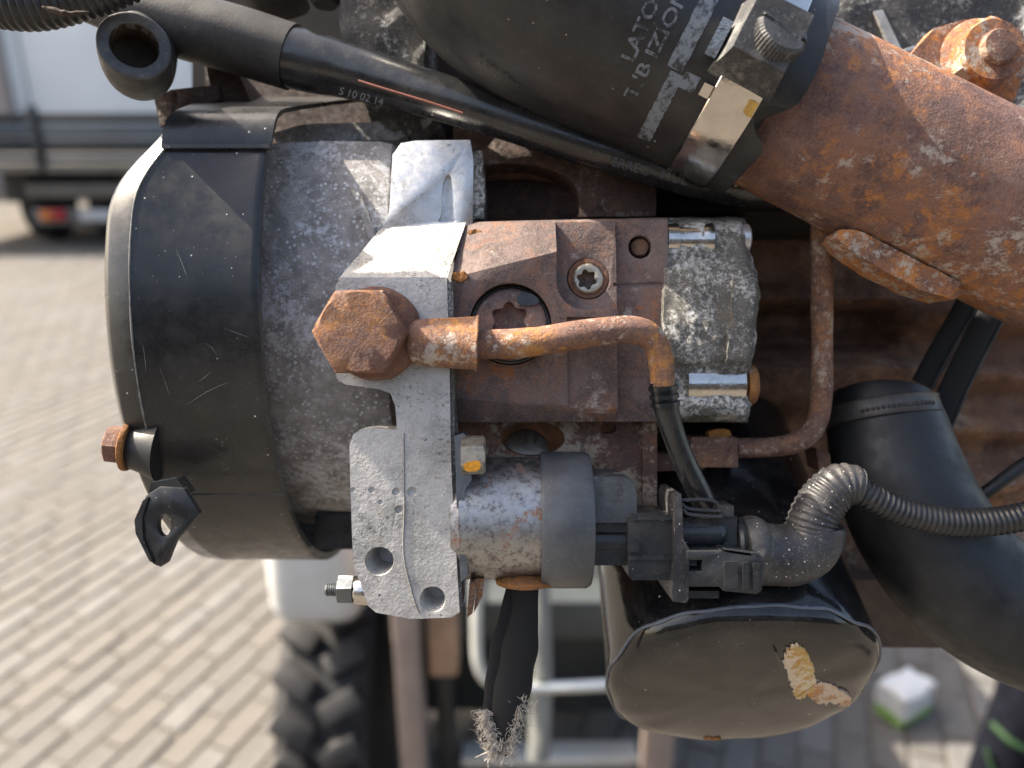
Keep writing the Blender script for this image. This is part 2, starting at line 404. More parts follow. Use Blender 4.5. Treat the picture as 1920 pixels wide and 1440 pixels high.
def text_bm(txt, size, fn, thick=0.0, sub=0, bold=0.0):
    """flat lettering whose points go through fn(x, y) -> Vector in U"""
    cu = bpy.data.curves.new('txt', 'FONT'); cu.body = txt; cu.size = size; cu.align_x = 'CENTER'; cu.align_y = 'CENTER'
    cu.resolution_u = 4; cu.extrude = 0.0; cu.offset = bold * size
    o = bpy.data.objects.new('txt', cu); C.objects.link(o)
    dg = bpy.context.evaluated_depsgraph_get(); dg.update()
    me = bpy.data.meshes.new_from_object(o.evaluated_get(dg))
    bpy.data.objects.remove(o); bpy.data.curves.remove(cu)
    bm = bmesh.new(); bm.from_mesh(me); bpy.data.meshes.remove(me)
    bmesh.ops.triangulate(bm, faces=bm.faces)
    if sub: bmesh.ops.subdivide_edges(bm, edges=bm.edges[:], cuts=sub, use_grid_fill=True)
    for v in bm.verts: v.co = fn(v.co.x, v.co.y)
    return bm

# ================================================================== SETTING (world metres)
def px_ray(px, py):
    u, v = (px - 960) / FPX, (720 - py) / FPX
    return Vector((u, v * sp + cp, v * cp - sp))
def gp(px, py, h=0.0):
    d = px_ray(px, py); return CAMLOC + d * ((h - CAM_H) / d.z)
def pd(px, py, depth): return CAMLOC + px_ray(px, py) * depth
def wobj(name, bm, mat, parent=None, loc=None, smooth=30):
    me = bpy.data.meshes.new(name); bmesh.ops.recalc_face_normals(bm, faces=bm.faces)
    org = Vector(loc) if loc is not None else (parent.matrix_world.translation if parent is not None else Vector())
    if parent is not None:
        q = parent
        org = Vector()
        while q is not None: org += q.location; q = q.parent
    for v in bm.verts: v.co -= org
    bm.to_mesh(me); bm.free(); me.materials.append(mat)
    for p in me.polygons: p.use_smooth = True
    me.set_sharp_from_angle(angle=R(smooth))
    o = bpy.data.objects.new(name, me); C.objects.link(o)
    if parent is not None: o.parent = parent
    else: o.location = org
    return o
def wthing(name, label, cat, loc, group=None):
    o = bpy.data.objects.new(name, None); C.objects.link(o); o.location = loc; o.empty_display_size = .1
    o['label'] = label; o['category'] = cat
    if group: o['group'] = group
    return o
def wbox(x0, x1, y0, y1, z0, z1, bev=0.0, bm=None, seg=2):
    b = bmesh.new(); bmesh.ops.create_cube(b, size=1.0)
    for v in b.verts: v.co = Vector(((x0 + x1) / 2 + v.co.x * (x1 - x0), (y0 + y1) / 2 + v.co.y * (y1 - y0), (z0 + z1) / 2 + v.co.z * (z1 - z0)))
    if bev: bevel(b, bev, seg)
    return join(bm, b) if bm is not None else b
def wtube(pts, r, seg=12, sub=6): return tube([(*p, r) for p in pts], seg=seg, sub=sub, world=True)

# ground sheet and paving
t = NT('yard_ground', 1.0)
mat_ground = t.out(t.mix(t.thr(t.noise(1.2, 8, .65), .35, .68), (.085, .077, .066), (.125, .113, .098)), .9, 0, t.bump(t.noise(.02, 6, .7), .4, .004, 1.0))
bm = bmesh.new(); bmesh.ops.create_grid(bm, x_segments=2, y_segments=2, size=600)
for v in bm.verts: v.co.z = -.012
g = wobj('ground', bm, mat_ground); g['kind'] = 'structure'
t = NT('paving_joint', 1.0)
mat_joint = t.out(t.mix(t.noise(.06, 6, .7), (.080, .070, .059), (.108, .096, .082)), .95)
def brick_mat(i):
    t = NT('paver_concrete', 1.0)
    base = [(.110, .103, .095), (.118, .111, .103), (.105, .098, .091), (.130, .125, .119), (.113, .103, .092)][i]
    c = t.mix(t.thr(t.noise(.09, 7, .7, i * 3.0), .35, .68), tuple(x * .86 for x in base), tuple(x * 1.08 for x in base))
    c = t.mix(t.math('MULTIPLY', t.thr(t.noise(.012, 5, .7, i), .55, .75), .4), c, (.5, .48, .45))
    return t.out(c, .85, 0, t.bump(t.noise(.006, 5, .7), .5, .002, 1.0))
bmats = [brick_mat(i) for i in range(5)]
bm = bmesh.new(); bmesh.ops.create_grid(bm, x_segments=2, y_segments=2, size=1)
for v in bm.verts: v.co = Vector((v.co.x * 9 - 1.5, v.co.y * 6.5 + 6.0, -.006))
pav = wobj('pavement', bm, mat_joint, loc=(0, 3, 0)); pav['kind'] = 'structure'
AZ = R(21.0)
da, db = Vector((math.sin(AZ), math.cos(AZ), 0)), Vector((math.cos(AZ), -math.sin(AZ), 0))
bmeshes = []
for i in range(5):
    b = wbox(-.0955, .0955, -.0455, .0455, -.06, 0, .005, seg=1)
    me = bpy.data.meshes.new('brick'); bmesh.ops.recalc_face_normals(b, faces=b.faces); b.to_mesh(me); b.free(); me.materials.append(bmats[i]); bmeshes.append(me)
cand = []
for ib in range(-90, 90):
    for ia in range(-20, 75):
        a = (ia + (.5 if ib % 2 else 0)) * .2; bb = ib * .1
        p = da * a + db * bb
        if p.y < .9 or p.y > 11.5: continue
        q = RIG.transposed() @ (p - CAMLOC); dep = -q.z
        if dep < .2: continue
        x, y = 960 + q.x / dep * FPX, 720 - q.y / dep * FPX
        if -90 < x < 2010 and y < 1530:
            seen = (x < 790 and y > 380 and not (190 < x < 640 and y < 940)) or (x > 1590 and y > 1170)
            cand.append((0 if seen and x < 1960 and x > -40 and y < 1480 else 1, dep, p))
cand.sort(key=lambda c: (c[0], c[1]))
rot = math.pi / 2 - AZ
rest = bmesh.new()
tmpl = bmeshes[0]
for i, (s_, dep, p) in enumerate(cand):
    k = random.choice((0, 0, 1, 2, 3, 4)); tilt = Matrix.Rotation(rot + random.gauss(0, .012), 4, 'Z') @ Matrix.Rotation(random.gauss(0, .012), 4, 'X')
    m4 = Matrix.Translation(p + Vector((random.gauss(0, .0012), random.gauss(0, .0012), random.gauss(0.001, .0016)))) @ tilt
    if i < 300:
        o = bpy.data.objects.new('brick', bmeshes[k]); C.objects.link(o); o.parent = pav
        o.matrix_local = Matrix.Translation((0, -3, 0)) @ m4
    else:
        nv = len(rest.verts); rest.from_mesh(tmpl); rest.verts.ensure_lookup_table(); rest.faces.ensure_lookup_table()
        for v in rest.verts[nv:]: v.co = m4 @ v.co
        for f in rest.faces[-len(tmpl.polygons):]: f.material_index = k
o = wobj('paver_field', rest, bmats[0], pav)
for i in range(1, 5): o.data.materials.append(bmats[i])
o['kind'] = 'stuff'

# warehouse wall behind the trailer
mat_wall = plain('wall_sheet', (.66, .70, .73), .55, .05, 2.0)
mat_wallb = plain('wall_pier', (.34, .29, .27), .8, .1, 1.0)
mat_base = plain('wall_base', (.42, .41, .38), .85, .15, .5)
wh = wthing('warehouse', 'pale grey sheet clad warehouse wall standing beyond the flatbed trailer', 'building', (-8, 17, 0))
for i in range(8):
    wobj('wall_panel', wbox(-24 + i * 3.5 + .03, -20.5 + i * 3.5 - .03, 17, 17.3, .8, 7, .02), mat_wall, wh)
wobj('base_wall', wbox(-25, 5, 16.98, 17.4, 0, .79), mat_base, wh)
wobj('pier', wbox(-11.6, -10.32, 16.7, 17.0, 0, 7, .02), mat_wallb, wh)
wobj('roof', wbox(-25, 5, 16.6, 27, 7.0, 7.3, .02), mat_base, wh)

# added dark hall behind the viewer, unseen, gives glossy parts something dark to mirror
hall = wthing('added_reflect_hall', 'added unseen dark clad hall behind the viewer, darkening the glossy reflections', 'building', (0, -9.2, 0))
mat_added_hall = plain('added_hall_sheet', (.040, .040, .043), .7, .15, 1.0)
for i in range(10):
    wobj('wall_panel', wbox(-15 + i * 3 + .02, -12 + i * 3 - .02, -9.4, -9.2, .3, 5.2, .02), mat_added_hall, hall)
wobj('plinth', wbox(-15, 15, -9.42, -9.18, 0, .29), plain('added_hall_plinth', (.10, .095, .09), .85, .2, .5), hall)
wobj('roof', wbox(-15.3, 15.3, -18, -8.9, 5.21, 5.4, .02), mat_added_hall, hall)

# flatbed trailer
mat_board = plain('board_grey', (.022, .025, .029), .42, .2, .6, .2)
mat_rail = plain('rail_grey', (.070, .085, .105), .35, .15, .6, .3)
mat_chas = plain('chassis_dark', (.035, .033, .030), .7, .3, .3)
mat_tyre = plain('tyre_rubber', (.022, .022, .024), .75, .35, .03, bumpd=.003)
TY = 9.6
def tx(px, y=TY): return (px - 960) / FPX * (y * cp + (CAM_H - 1.2) * sp)
ft = wthing('flatbed_trailer', 'grey flatbed trailer with drop sides parked before the pale wall', 'trailer', (tx(80), TY + 2, 0))
x0, x1 = tx(-260), tx(520)
for i, (z0, z1, mm) in enumerate(((1.50, 1.62, mat_board), (1.34, 1.49, mat_rail), (1.16, 1.33, mat_board), (1.05, 1.15, mat_rail))):
    for a, b in ((x0, tx(66)), (tx(80), x1)):
        wobj('side_board', wbox(a, b, TY, TY + .03, z0, z1, .012), mm, ft)
for q in (73, -262, 522):
    wobj('post', wbox(tx(q) - .05, tx(q) + .05, TY - .03, TY + .06, .92, 1.70, .01), mat_board, ft)
wobj('deck', wbox(x0, x1, TY - .02, TY + 5.5, .93, 1.04, .01), plain('deck_wood', (.13, .118, .10), .8, .2, .4), ft)
wobj('cross_beam', wbox(tx(20), x1 - .5, TY + .1, TY + .25, .62, .80, .02), plain('beam_grey', (.085, .080, .072), .7, .2, .4), ft)
wobj('chassis_rail', wbox(tx(-40), tx(10), TY + .3, TY + 5, .55, .92, .02), mat_chas, ft)
wobj('chassis_rail', wbox(tx(190), tx(330), TY + .3, TY + 5, .55, .92, .02), mat_chas, ft)
wobj('underrun_bar', wbox(tx(30), tx(300), TY + .05, TY + .13, .30, .50, .02), plain('bar_grey', (.10, .10, .10), .6, .2, .4), ft)
tl = wobj('tail_lamp', wbox(tx(52), tx(98), TY - .02, TY + .05, .36, .50, .02), plain('lamp_red', (.30, .02, .025), .25, .1, .1), ft)
wobj('indicator_lens', wbox(tx(52), tx(74), TY - .035, TY - .021, .37, .49, .01), plain('lamp_orange', (.45, .13, .02), .25, .1, .1), tl)
wobj('number_plate', wbox(tx(128), tx(215), TY - .02, TY - .005, .36, .49, .005), plain('plate_pale', (.34, .36, .38), .5, .08, .1), ft)
def wheel(cx, cy, r, w, par, lug=0):
    b = bmesh.new(); prof = [(-w / 2, r * .6), (-w / 2, r * .9), (-w * .38, r), (w * .38, r), (w / 2, r * .9), (w / 2, r * .6)]
    lathe((cx, cy, r), (1, 0, 0), prof, 40, bm=b); ty = wobj('tyre', b, mat_tyre, par)
    wobj('rim', lathe((cx, cy, r), (1, 0, 0), [(-w * .42, r * .58), (-w * .3, r * .3), (w * .3, r * .3), (w * .42, r * .58)], 24), mat_rail, ty)
for q, yy in ((-10, TY + .9), (128, TY + .9), (185, TY + .9), (300, TY + .9)): wheel(tx(q), yy, .46, .30, ft)

# forklift under the engine
mat_fender = plain('fender_grey', (.50, .52, .52), .5, .12, .15)
mat_post = plain('mast_brown', (.24, .19, .165), .6, .15, .08)
mat_post2 = plain('mast_rust', (.34, .22, .15), .7, .2, .06)
mat_body = plain('forklift_body', (.026, .030, .030), .5, .2, .2)
mat_rod = plain('rod_steel', (.55, .57, .55), .35, .1, .1, .5)
fk = wthing('forklift', 'dark forklift with grey mudguard, lugged tyre and brown mast posts under the engine', 'forklift', (-.2, 1.8, 0))
tcx, tcy, tr, tw = -.42, 1.60, .345, .205
b = lathe((tcx, tcy, tr), (1, 0, 0), [(-tw / 2, tr * .62), (-tw / 2, tr * .86), (-tw * .36, tr * .92), (tw * .36, tr * .92), (tw / 2, tr * .86), (tw / 2, tr * .62)], 64)
tyre = wobj('tyre', b, mat_tyre, fk)
for i in range(22):
    for sd in (-1, 1):
        a = 2 * math.pi * (i + (.5 if sd > 0 else 0)) / 22
        l = wbox(-.047, .047, -.026, .026, -.012, .034, .010)
        m4 = Matrix.Translation((tcx + sd * .052, tcy, tr)) @ Matrix.Rotation(a, 4, 'X') @ Matrix.Translation((0, 0, tr * .93)) @ Matrix.Rotation(sd * .5, 4, 'Z')
        bmesh.ops.transform(l, matrix=m4, verts=l.verts); wobj('tread_lug', l, mat_tyre, tyre)
wobj('rim', lathe((tcx, tcy, tr), (1, 0, 0), [(-tw * .4, tr * .6), (-tw * .25, tr * .3), (tw * .25, tr * .3), (tw * .4, tr * .6)], 32), mat_rod, tyre)
wobj('mudguard', wbox(-.515, -.315, 1.34, 2.1, .70, .96, .05, seg=4), mat_fender, fk)
wobj('mast_post', wbox(-.242, -.190, 1.28, 1.36, 0.05, 1.0, .006), mat_post, fk)
wobj('mast_post', wbox(-.176, -.115, 1.32, 1.40, .60, 1.0, .006), mat_post2, fk)
wobj('mast_post', wbox(-.176, -.140, 1.42, 1.50, .05, 1.0, .006), mat_body, fk)
wobj('mast_post', wbox(.30, .36, 1.32, 1.40, .05, .52, .006), mat_post, fk)
wobj('chassis', wbox(-.29, .52, 1.62, 2.6, .22, .62, .02), mat_body, fk)
wobj('cross_member', wbox(-.30, .56, 1.50, 1.60, .55, .66, .012), plain('member_grey', (.05, .058, .058), .5, .2, .2), fk)
wobj('counterweight', wbox(-.30, .56, 2.0, 2.9, .62, 1.0, .05), mat_body, fk)
wobj('hydraulic_rod', wtube([pd(893, 1080, 1.45), pd(893, 1180, 1.45), pd(897, 1245, 1.45), pd(920, 1280, 1.46), pd(985, 1290, 1.48), pd(1140, 1285, 1.5)], .011), mat_rod, fk)
wobj('hydraulic_rod', wtube([pd(1010, 1090, 1.5), pd(1012, 1180, 1.5), pd(1015, 1290, 1.5), pd(1010, 1420, 1.5)], .022), plain('rod_dull', (.20, .21, .20), .45, .1, .1, .3), fk)
wobj('lower_bar', wbox(-.12, .30, 1.40, 1.46, .26, .29, .006), mat_rod, fk)

# carton on the paving and a worker's legs beyond the elbow hose
p = gp(1690, 1335)
ct = wthing('carton', 'small white carton with a lime green base band lying on the sunlit paving', 'carton', p)
b = wbox(-.075, .075, -.05, .05, .026, .115, .014, seg=3); roughen(b, .014, .06, 3)
bmesh.ops.transform(b, matrix=Matrix.Translation(p) @ Matrix.Rotation(.5, 4, 'Z'), verts=b.verts); wobj('carton_body', b, plain('carton_white', (.58, .60, .61), .5, .05, .05), ct)
b = wbox(-.07, .07, -.047, .047, 0.0, .03, .008); bmesh.ops.transform(b, matrix=Matrix.Translation(p) @ Matrix.Rotation(.5, 4, 'Z'), verts=b.verts)
wobj('base_band', b, plain('carton_green', (.20, .36, .09), .5, .05, .05), ct)

def skin_body(nodes, edges, name, mat, parent):
    me = bpy.data.meshes.new('tmp'); me.from_pydata([n[0] for n in nodes], edges, [])
    o = bpy.data.objects.new('tmp', me); C.objects.link(o)
    o.modifiers.new('s', 'SKIN'); sv = me.skin_vertices[0].data
    for i, n in enumerate(nodes):
        r = n[1]; sv[i].radius = r if isinstance(r, tuple) else (r, r)
    sv[0].use_root = True
    m = o.modifiers.new('d', 'SUBSURF'); m.levels = 2; m.render_levels = 2
    dg = bpy.context.evaluated_depsgraph_get(); dg.update()
    out = bpy.data.meshes.new_from_object(o.evaluated_get(dg)); bpy.data.objects.remove(o)
    b = bmesh.new(); b.from_mesh(out); bpy.data.meshes.remove(out)
    return wobj(name, b, mat, parent, smooth=180)
foot = Vector((1.19, 1.42, 0))
pr = wthing('person', 'person in dark navy work trousers with green trim standing beyond the elbow hose', 'person', foot)
mat_navy = plain('navy_cloth', (.007, .008, .013), .95, .3, .03, bumpd=.003)
mat_navy.node_tree.nodes['Principled BSDF'].inputs['Specular IOR Level'].default_value = .08
mat_green = plain('green_trim', (.012, .045, .012), .7, .2, .02)
mat_skin = plain('skin', (.45, .27, .19), .5, .08, .03)
F = lambda x, y, z: foot + Vector((x, y, z))
trs = [(F(.12, 0, .95), (.15, .11)), (F(.03, 0, .86), .105), (F(.0, -.02, .50), .078), (F(-.01, .01, .10), .072),
       (F(.22, 0, .86), .105), (F(.26, -.02, .50), .078), (F(.28, .01, .10), .072), (F(.12, 0, 1.06), (.15, .10))]
tro = skin_body(trs, [(0, 1), (1, 2), (2, 3), (0, 4), (4, 5), (5, 6), (0, 7)], 'trousers', mat_navy, pr)
for cx_, cz_ in ((-.004, .40), (.266, .40)):
    wobj('trim_band', wtube([F(cx_ - .078, -.02, cz_), F(cx_ - .055, -.066, cz_ - .012), F(cx_ - .01, -.082, cz_ - .03)], .007), mat_green, tro)
wobj('trim_seam', wtube([F(-.085, -.03, .33), F(-.070, -.055, .28), F(-.055, -.07, .20), F(-.07, -.06, .12)], .005), mat_green, tro)
bod = [(F(.12, .01, 1.02), (.14, .09)), (F(.12, .01, 1.25), (.15, .10)), (F(.12, .01, 1.42), (.13, .09)), (F(.12, .01, 1.53), .055), (F(.12, -.01, 1.64), (.075, .09)), (F(.12, -.01, 1.73), .06),
       (F(-.07, .01, 1.42), .06), (F(-.13, .02, 1.15), .045), (F(-.12, -.12, .95), .035), (F(-.12, -.17, .90), .035),
       (F(.31, .01, 1.42), .06), (F(.37, .02, 1.15), .045), (F(.36, -.08, .92), .035), (F(.36, -.12, .86), .035)]
skin_body(bod, [(0, 1), (1, 2), (2, 3), (3, 4), (4, 5), (2, 6), (6, 7), (7, 8), (8, 9), (2, 10), (10, 11), (11, 12), (12, 13)], 'body', mat_navy, pr)
for sx in (-.01, .28):
    b = wbox(sx - .045, sx + .045, -.20, .08, 0, .10, .03, seg=3); bmesh.ops.translate(b, vec=foot, verts=b.verts)
    wobj('boot', b, plain('boot_leather', (.05, .04, .03), .6, .2, .03), pr)

# ================================================================== ENGINE (rig units)
# ---- engine block: the big rusty casting behind everything
eng = thing('engine_block', 'big rusty engine casting with ribs filling the dark space behind the pump', 'engine', W(1600, 700, -600))
def field(x0, x1, y0, y1, nx, ny, zf, thick=300):
    """a heightfield wall between picture columns/rows with real thickness"""
    bm = bmesh.new(); g_ = []
    for j in range(ny + 1):
        row = []
        for i in range(nx + 1):
            x = x0 + (x1 - x0) * i / nx; y = y0 + (y1 - y0) * j / ny
            z = zf(x, y); w = W(x, y, -600); row.append(bm.verts.new(Vector((w.x, w.y, z))))
        g_.append(row)
    for j in range(ny):
        for i in range(nx): bm.faces.new((g_[j][i], g_[j][i + 1], g_[j + 1][i + 1], g_[j + 1][i]))
    r = bmesh.ops.extrude_face_region(bm, geom=bm.faces[:])
    for v in r['geom']:
        if isinstance(v, bmesh.types.BMVert): v.co.z = -600 - thick
    return bm
def sm(a, b, x):
    x = max(0, min(1, (x - a) / (b - a))); return x * x * (3 - 2 * x)
def zwall(x, y):
    z = -640.0 + 60 * math.exp(-((y - 690) / 40.0) ** 2) * (1 - sm(1640, 1720, x))
    z += 150 * (sm(520, 560, y) - sm(600, 640, y)) * .3
    z += 120 * sm(655, 690, y) * (1 - sm(740, 800, y)) * (1 - sm(1690, 1760, x))
    z -= 110 * sm(560, 590, y) * (1 - sm(640, 670, y)) * (1 - sm(1640, 1720, x))
    for yy in (590, 700, 800): z += 70 * math.exp(-((y - yy - (x - 1800) * .05) / 26) ** 2) * sm(1700, 1780, x)
    z += 90 * math.exp(-((y - 905 + (x - 1850) * .1) / 30) ** 2) * sm(1740, 1800, x)
    z += 16 * noise.noise(Vector((x / 60, y / 60, 0))) + 5 * noise.noise(Vector((x / 15, y / 15, 3)))
    return z
finish('casting_wall', field(1180, 2150, 330, 1215, 110, 100, zwall, 500), M['rust_far'], eng)
finish('casting_wall', field(860, 1260, 230, 1010, 40, 60, lambda x, y: -420 + 10 * noise.noise(Vector((x / 40, y / 40, 1))), 600), M['rust_far'], eng)
# rusty saddle behind the boss
sad = [(905, 285), (930, 258), (1232, 262), (1230, 405), (900, 408)]
sb = boolean(prism(sad, -235, -420, 6), [ngon_prism(smoothed([(885, 300), (990, 296), (1060, 318), (1090, 350), (1090, 420), (880, 420)], 2), -200, -330)], 3)
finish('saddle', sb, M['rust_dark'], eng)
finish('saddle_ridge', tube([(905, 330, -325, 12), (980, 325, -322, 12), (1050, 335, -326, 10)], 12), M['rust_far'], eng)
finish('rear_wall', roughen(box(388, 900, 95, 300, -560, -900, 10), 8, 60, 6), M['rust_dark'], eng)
# corroded head castings at the top
hd = thing('cylinder_head', 'dark corroded casting with pale lichen like bloom along the top edge', 'engine part', W(1750, 60, -400))
finish('head_casting', roughen(prism([(1540, -140), (2060, -140), (2060, 330), (1900, 260), (1780, 230), (1660, 140), (1540, 130)], -330, -700, 20), 14, 60, 9), M['block'], hd)
finish('head_casting', roughen(prism([(640, -120), (790, -120), (800, 150), (745, 160), (690, 118), (650, 90), (640, 60)], -260, -600, 20), 12, 50, 7), M['block'], hd)
finish('head_casting', roughen(prism([(680, 185), (800, 185), (830, 240), (780, 262), (700, 232)], -330, -600, 14), 8, 40, 5), M['block'], hd)
finish('leak_blocker', box(360, 2150, -160, 330, -720, -1300, 10), plain('gap_shade_black', (.012, .011, .010), .9, .3, .02), hd)  # added block against light leaks, near-black colour standing for shade in the gaps
finish('sun_blocker', box(1232, 1720, 250, 398, -300, -640, 6), plain('gap_shade_brown', (.012, .009, .008), .9, .3, .02), hd)  # added box keeping stray sun off the casting, coloured near-black as shade
finish('bleed_line', prism([(1640, 20), (1655, 18), (1690, 90), (1668, 170), (1652, 168), (1670, 90)], -318, -345, 3), M['flange'], hd)
# cover fitting on the very top
fit = solo('hose_fitting', join(lathe(W(520, -60, -300), (0, -1, .0), [(0, 62), (55, 60), (62, 70), (80, 72), (88, 60), (100, 40)], 40), lathe(W(610, -60, -280), (0, -1, 0), [(0, 38), (70, 36), (84, 26)], 24)),
           M['sleeve'], 'grey rubber fitting tucked above the sleeved hose at the top edge', 'fitting', W(540, 10, -300))

# ---- timing case casting
tc_ = thing('timing_case', 'round grey aluminium case mottled with white corrosion beside the black guard', 'housing', W(600, 600, -100))
AX = Vector((-491, 210, -721))
b = lathe(AX + Vector((-60, 0, 0)), (1, 0, 0), [(0, 590), (150, 598), (268, 598), (292, 590), (302, 560), (304, 200)], 160)
for v in b.verts: v.co.y = min(v.co.y, 524 + .03 * (v.co.z + 130))
finish('case_body', roughen(b, 2.5, 22), M['case'], tc_, 40)
finish('case_ledge', roughen(prism([(505, 250), (560, 234), (700, 228), (815, 222), (800, 240), (745, 262), (520, 268)], -330, -560, 6), 3, 30, 3), M['case'], tc_)
finish('case_rib', roughen(prism([(655, 345), (672, 360), (700, 432), (708, 470), (690, 440), (668, 380)], -112, -190, 6), 1, 20, 2), M['case'], tc_)
finish('gap_shade_box', box(590, 720, 965, 1030, -420, -700, 4), M['guard'], tc_)  # black box filling the gap, stands in for its shade

# ---- black sheet metal guard
gd = thing('pulley_guard', 'large rounded black sheet metal guard with crease and lower tab', 'guard', W(330, 620, -100))
prof = [(-4, 668), (-4, 684), (0, 687), (12, 687), (238, 685), (243, 687), (247, 685.5), (284, 684), (298, 674), (304, 654), (306, 620), (306, 560), (304, 300), (300, 20)]
shl = lathe(AX, (-1, 0, 0), prof, 240, cap0=False, cap1=False)
bmesh.ops.delete(shl, geom=[v for v in shl.verts if R(29) < math.atan2(v.co.y - AX.y, v.co.z - AX.z) < R(170) and (v.co - AX).yz.length > 400], context='VERTS')
for v in shl.verts:                                  # the outer corner sweeps in towards the flange
    th_ = math.degrees(math.atan2(v.co.y - AX.y, v.co.z - AX.z)); tt = AX.x - v.co.x
    if 8 < th_ < 40: v.co.x += 88 * sm(8, 29, th_) ** 1.6 * sm(60, 306, tt)
finish('shell', shl, M['guard'], gd, 50)
cr_ = bmesh.new()
rs_ = []
for i in range(91):
    a = R(-48 + 76 * i / 90); wv = 1.0 + .5 * noise.noise(Vector((a * 9, 0, 0)))
    c_ = AX + Vector((-243 + 88 * sm(8, 29, math.degrees(a)) ** 1.6 * sm(60, 306, 243), math.sin(a) * 687, math.cos(a) * 687))
    rs_.append([c_ + Vector((math.cos(b_) * 1.9 * wv, math.sin(b_) * math.sin(a) * 1.9 * wv, math.sin(b_) * math.cos(a) * 1.9 * wv)) for b_ in [2 * math.pi * k / 8 for k in range(8)]])
finish('worn_crease', rings(cr_, rs_), M['worn'], gd, 60)
for (xa, ya, xb, yb) in ((430, 715, 350, 760), (385, 640, 410, 668), (420, 618, 470, 632), (300, 690, 318, 740), (268, 640, 274, 700), (395, 700, 372, 712), (330, 470, 352, 520)):
    def sp_(px, py):
        ry = (720 - py); best = None
        for k in range(0, 90):
            a = R(-35 + k * .8); p_ = AX + Vector((0, math.sin(a) * 687.6, math.cos(a) * 687.6)); q_ = abs(p_.y * FPX / (FPX - p_.z) - ry)
            if best is None or q_ < best[0]: best = (q_, p_)
        p_ = best[1]; return Vector(((px - 960) * (FPX - p_.z) / FPX, p_.y, p_.z))
    A_, B_ = sp_(xa, ya), sp_(xb, yb); M_ = (sp_((xa + xb) / 2 + .6, (ya + yb) / 2 - .6))
    finish('scratch', tube([(*A_, .2), (*M_, .55), (*B_, .15)], 5, 6, world=True), M['worn'], gd)
def sheet(profile, xa, xb, th):
    """sheet bent about the x axis; profile of (py, z); xa/xb picture columns at each point"""
    bm = bmesh.new(); rs = []
    ps = [W(xa[i] if isinstance(xa, list) else xa, y, z) for i, (y, z) in enumerate(profile)]
    pe = [W(xb[i] if isinstance(xb, list) else xb, y, z) for i, (y, z) in enumerate(profile)]
    for i in range(len(ps)):
        a = ps[max(i - 1, 0)]; c = ps[min(i + 1, len(ps) - 1)]; d = (c - a); n = Vector((0, d.z, -d.y)).normalized() * th
        rs.append([ps[i], pe[i], pe[i] + n, ps[i] + n])
    return rings(bm, rs)
fl = sheet([(278, -84), (268, -82), (245, -82), (226, -86), (214, -96), (207, -112), (203, -135), (198, -200), (190, -320), (182, -470)],
           [304, 303, 305, 310, 318, 328, 338, 350, 372, 396], [506, 508, 512, 516, 520, 526, 534, 560, 620, 690], 9)
finish('top_flange', bevel(fl, 2, 2), M['guard'], gd, 50)
finish('flange_step', box(302, 504, 270, 277, -74, -92, 3), M['guard'], gd)
tabp = [(272, 930), (300, 912), (345, 915), (374, 962), (350, 992), (330, 1012), (312, 1056), (300, 1064), (286, 1058), (262, 1012), (262, 968)]
tb = boolean(ngon_prism(tabp, -66, -84), [ngon_prism(disc_pts(296, 990, 12, ry=21), -40, -120)], 3)
finish('lower_tab', tb, M['guard'], gd)
finish('tab_edge', prism([(252, 975), (268, 938), (278, 932), (266, 972), (268, 1012), (288, 1056), (280, 1052), (254, 1000)], -62, -100, 3), M['guard'], gd)
finish('tab_bend', prism([(283, 905), (330, 896), (352, 925), (300, 932), (275, 938)], -70, -110, 5), M['guard'], gd)
bd = Vector((-1, .12, .10))
finish('bolt_boss', lathe(W(304, 843, -142), bd, [(0, 66), (30, 54), (50, 48), (66, 45)], 48), M['rubber_dark'], gd)
bo = finish('bolt', lathe(W(246, 836, -128), bd, [(0, 50), (3, 52), (9, 52), (13, 44), (14, 38)], 40), M['rust_bright'], gd)
finish('bolt_head', hexbolt(W(238, 835, -126), bd, 40, 36), M['rust_bolt'], bo)
finish('seam', tube([(330, 927, -150, 2), (430, 927, -150, 2), (536, 927, -145, 2)], 8), M['sleeve'], gd)

# ---- small black bracket at the top
br = thing('hose_bracket', 'thin dark rusty bracket with window between the cut hose and the guard', 'bracket', W(350, 180, -260))
finish('bracket_leg', prism([(288, 180), (325, 168), (318, 230), (300, 236)], -235, -255, 2), M['rust_dark'], br)
bp = boolean(ngon_prism([(318, 168), (408, 158), (412, 186), (360, 205), (322, 208)], -265, -285), [ngon_prism([(331, 177), (362, 173), (366, 197), (337, 200)], -200, -320)], 1.5)
finish('bracket_plate', bp, M['rust_dark'], br)
finish('bracket_arm', prism([(382, 100), (440, 120), (470, 190), (400, 190)], -300, -480, 4), M['rust_dark'], br)

# ---- pump
pump = thing('fuel_pump', 'rust brown high pressure pump with silver mounting flange and metering valve', 'pump', W(960, 700, -60))
def ring_block():
    bm = bmesh.new()
    L = [(872, 416, -320), (872, 416, -128), (846, 521, -30), (846, 748, -52), (848, 792, -90), (848, 792, -320)]
    Rr = [(1252, 408, -320), (1252, 408, -128), (1252, 420, -30), (1252, 770, -56), (1250, 790, -90), (1250, 790, -320)]
    return rings(bm, [[W(*p) for p in L], [W(*p) for p in Rr]])
def cyl_z(cx, cy, r, zs, z0, z1, n=64):
    bm = ngon_prism(disc_pts(cx, cy, r, n), zs, zs - 1)
    for v in bm.verts: v.co.z = z0 if v.co.z > zs - .5 else z1
    return bm
pocket = [(1046, 380), (1300, 380), (1300, 574), (1128, 576)] + [(1103 + 58 * math.cos(a), 522 + 56 * math.sin(a)) for a in [R(90 + 10 * i) for i in range(0, 10)]]
pk = ngon_prism(pocket, 0, -62)
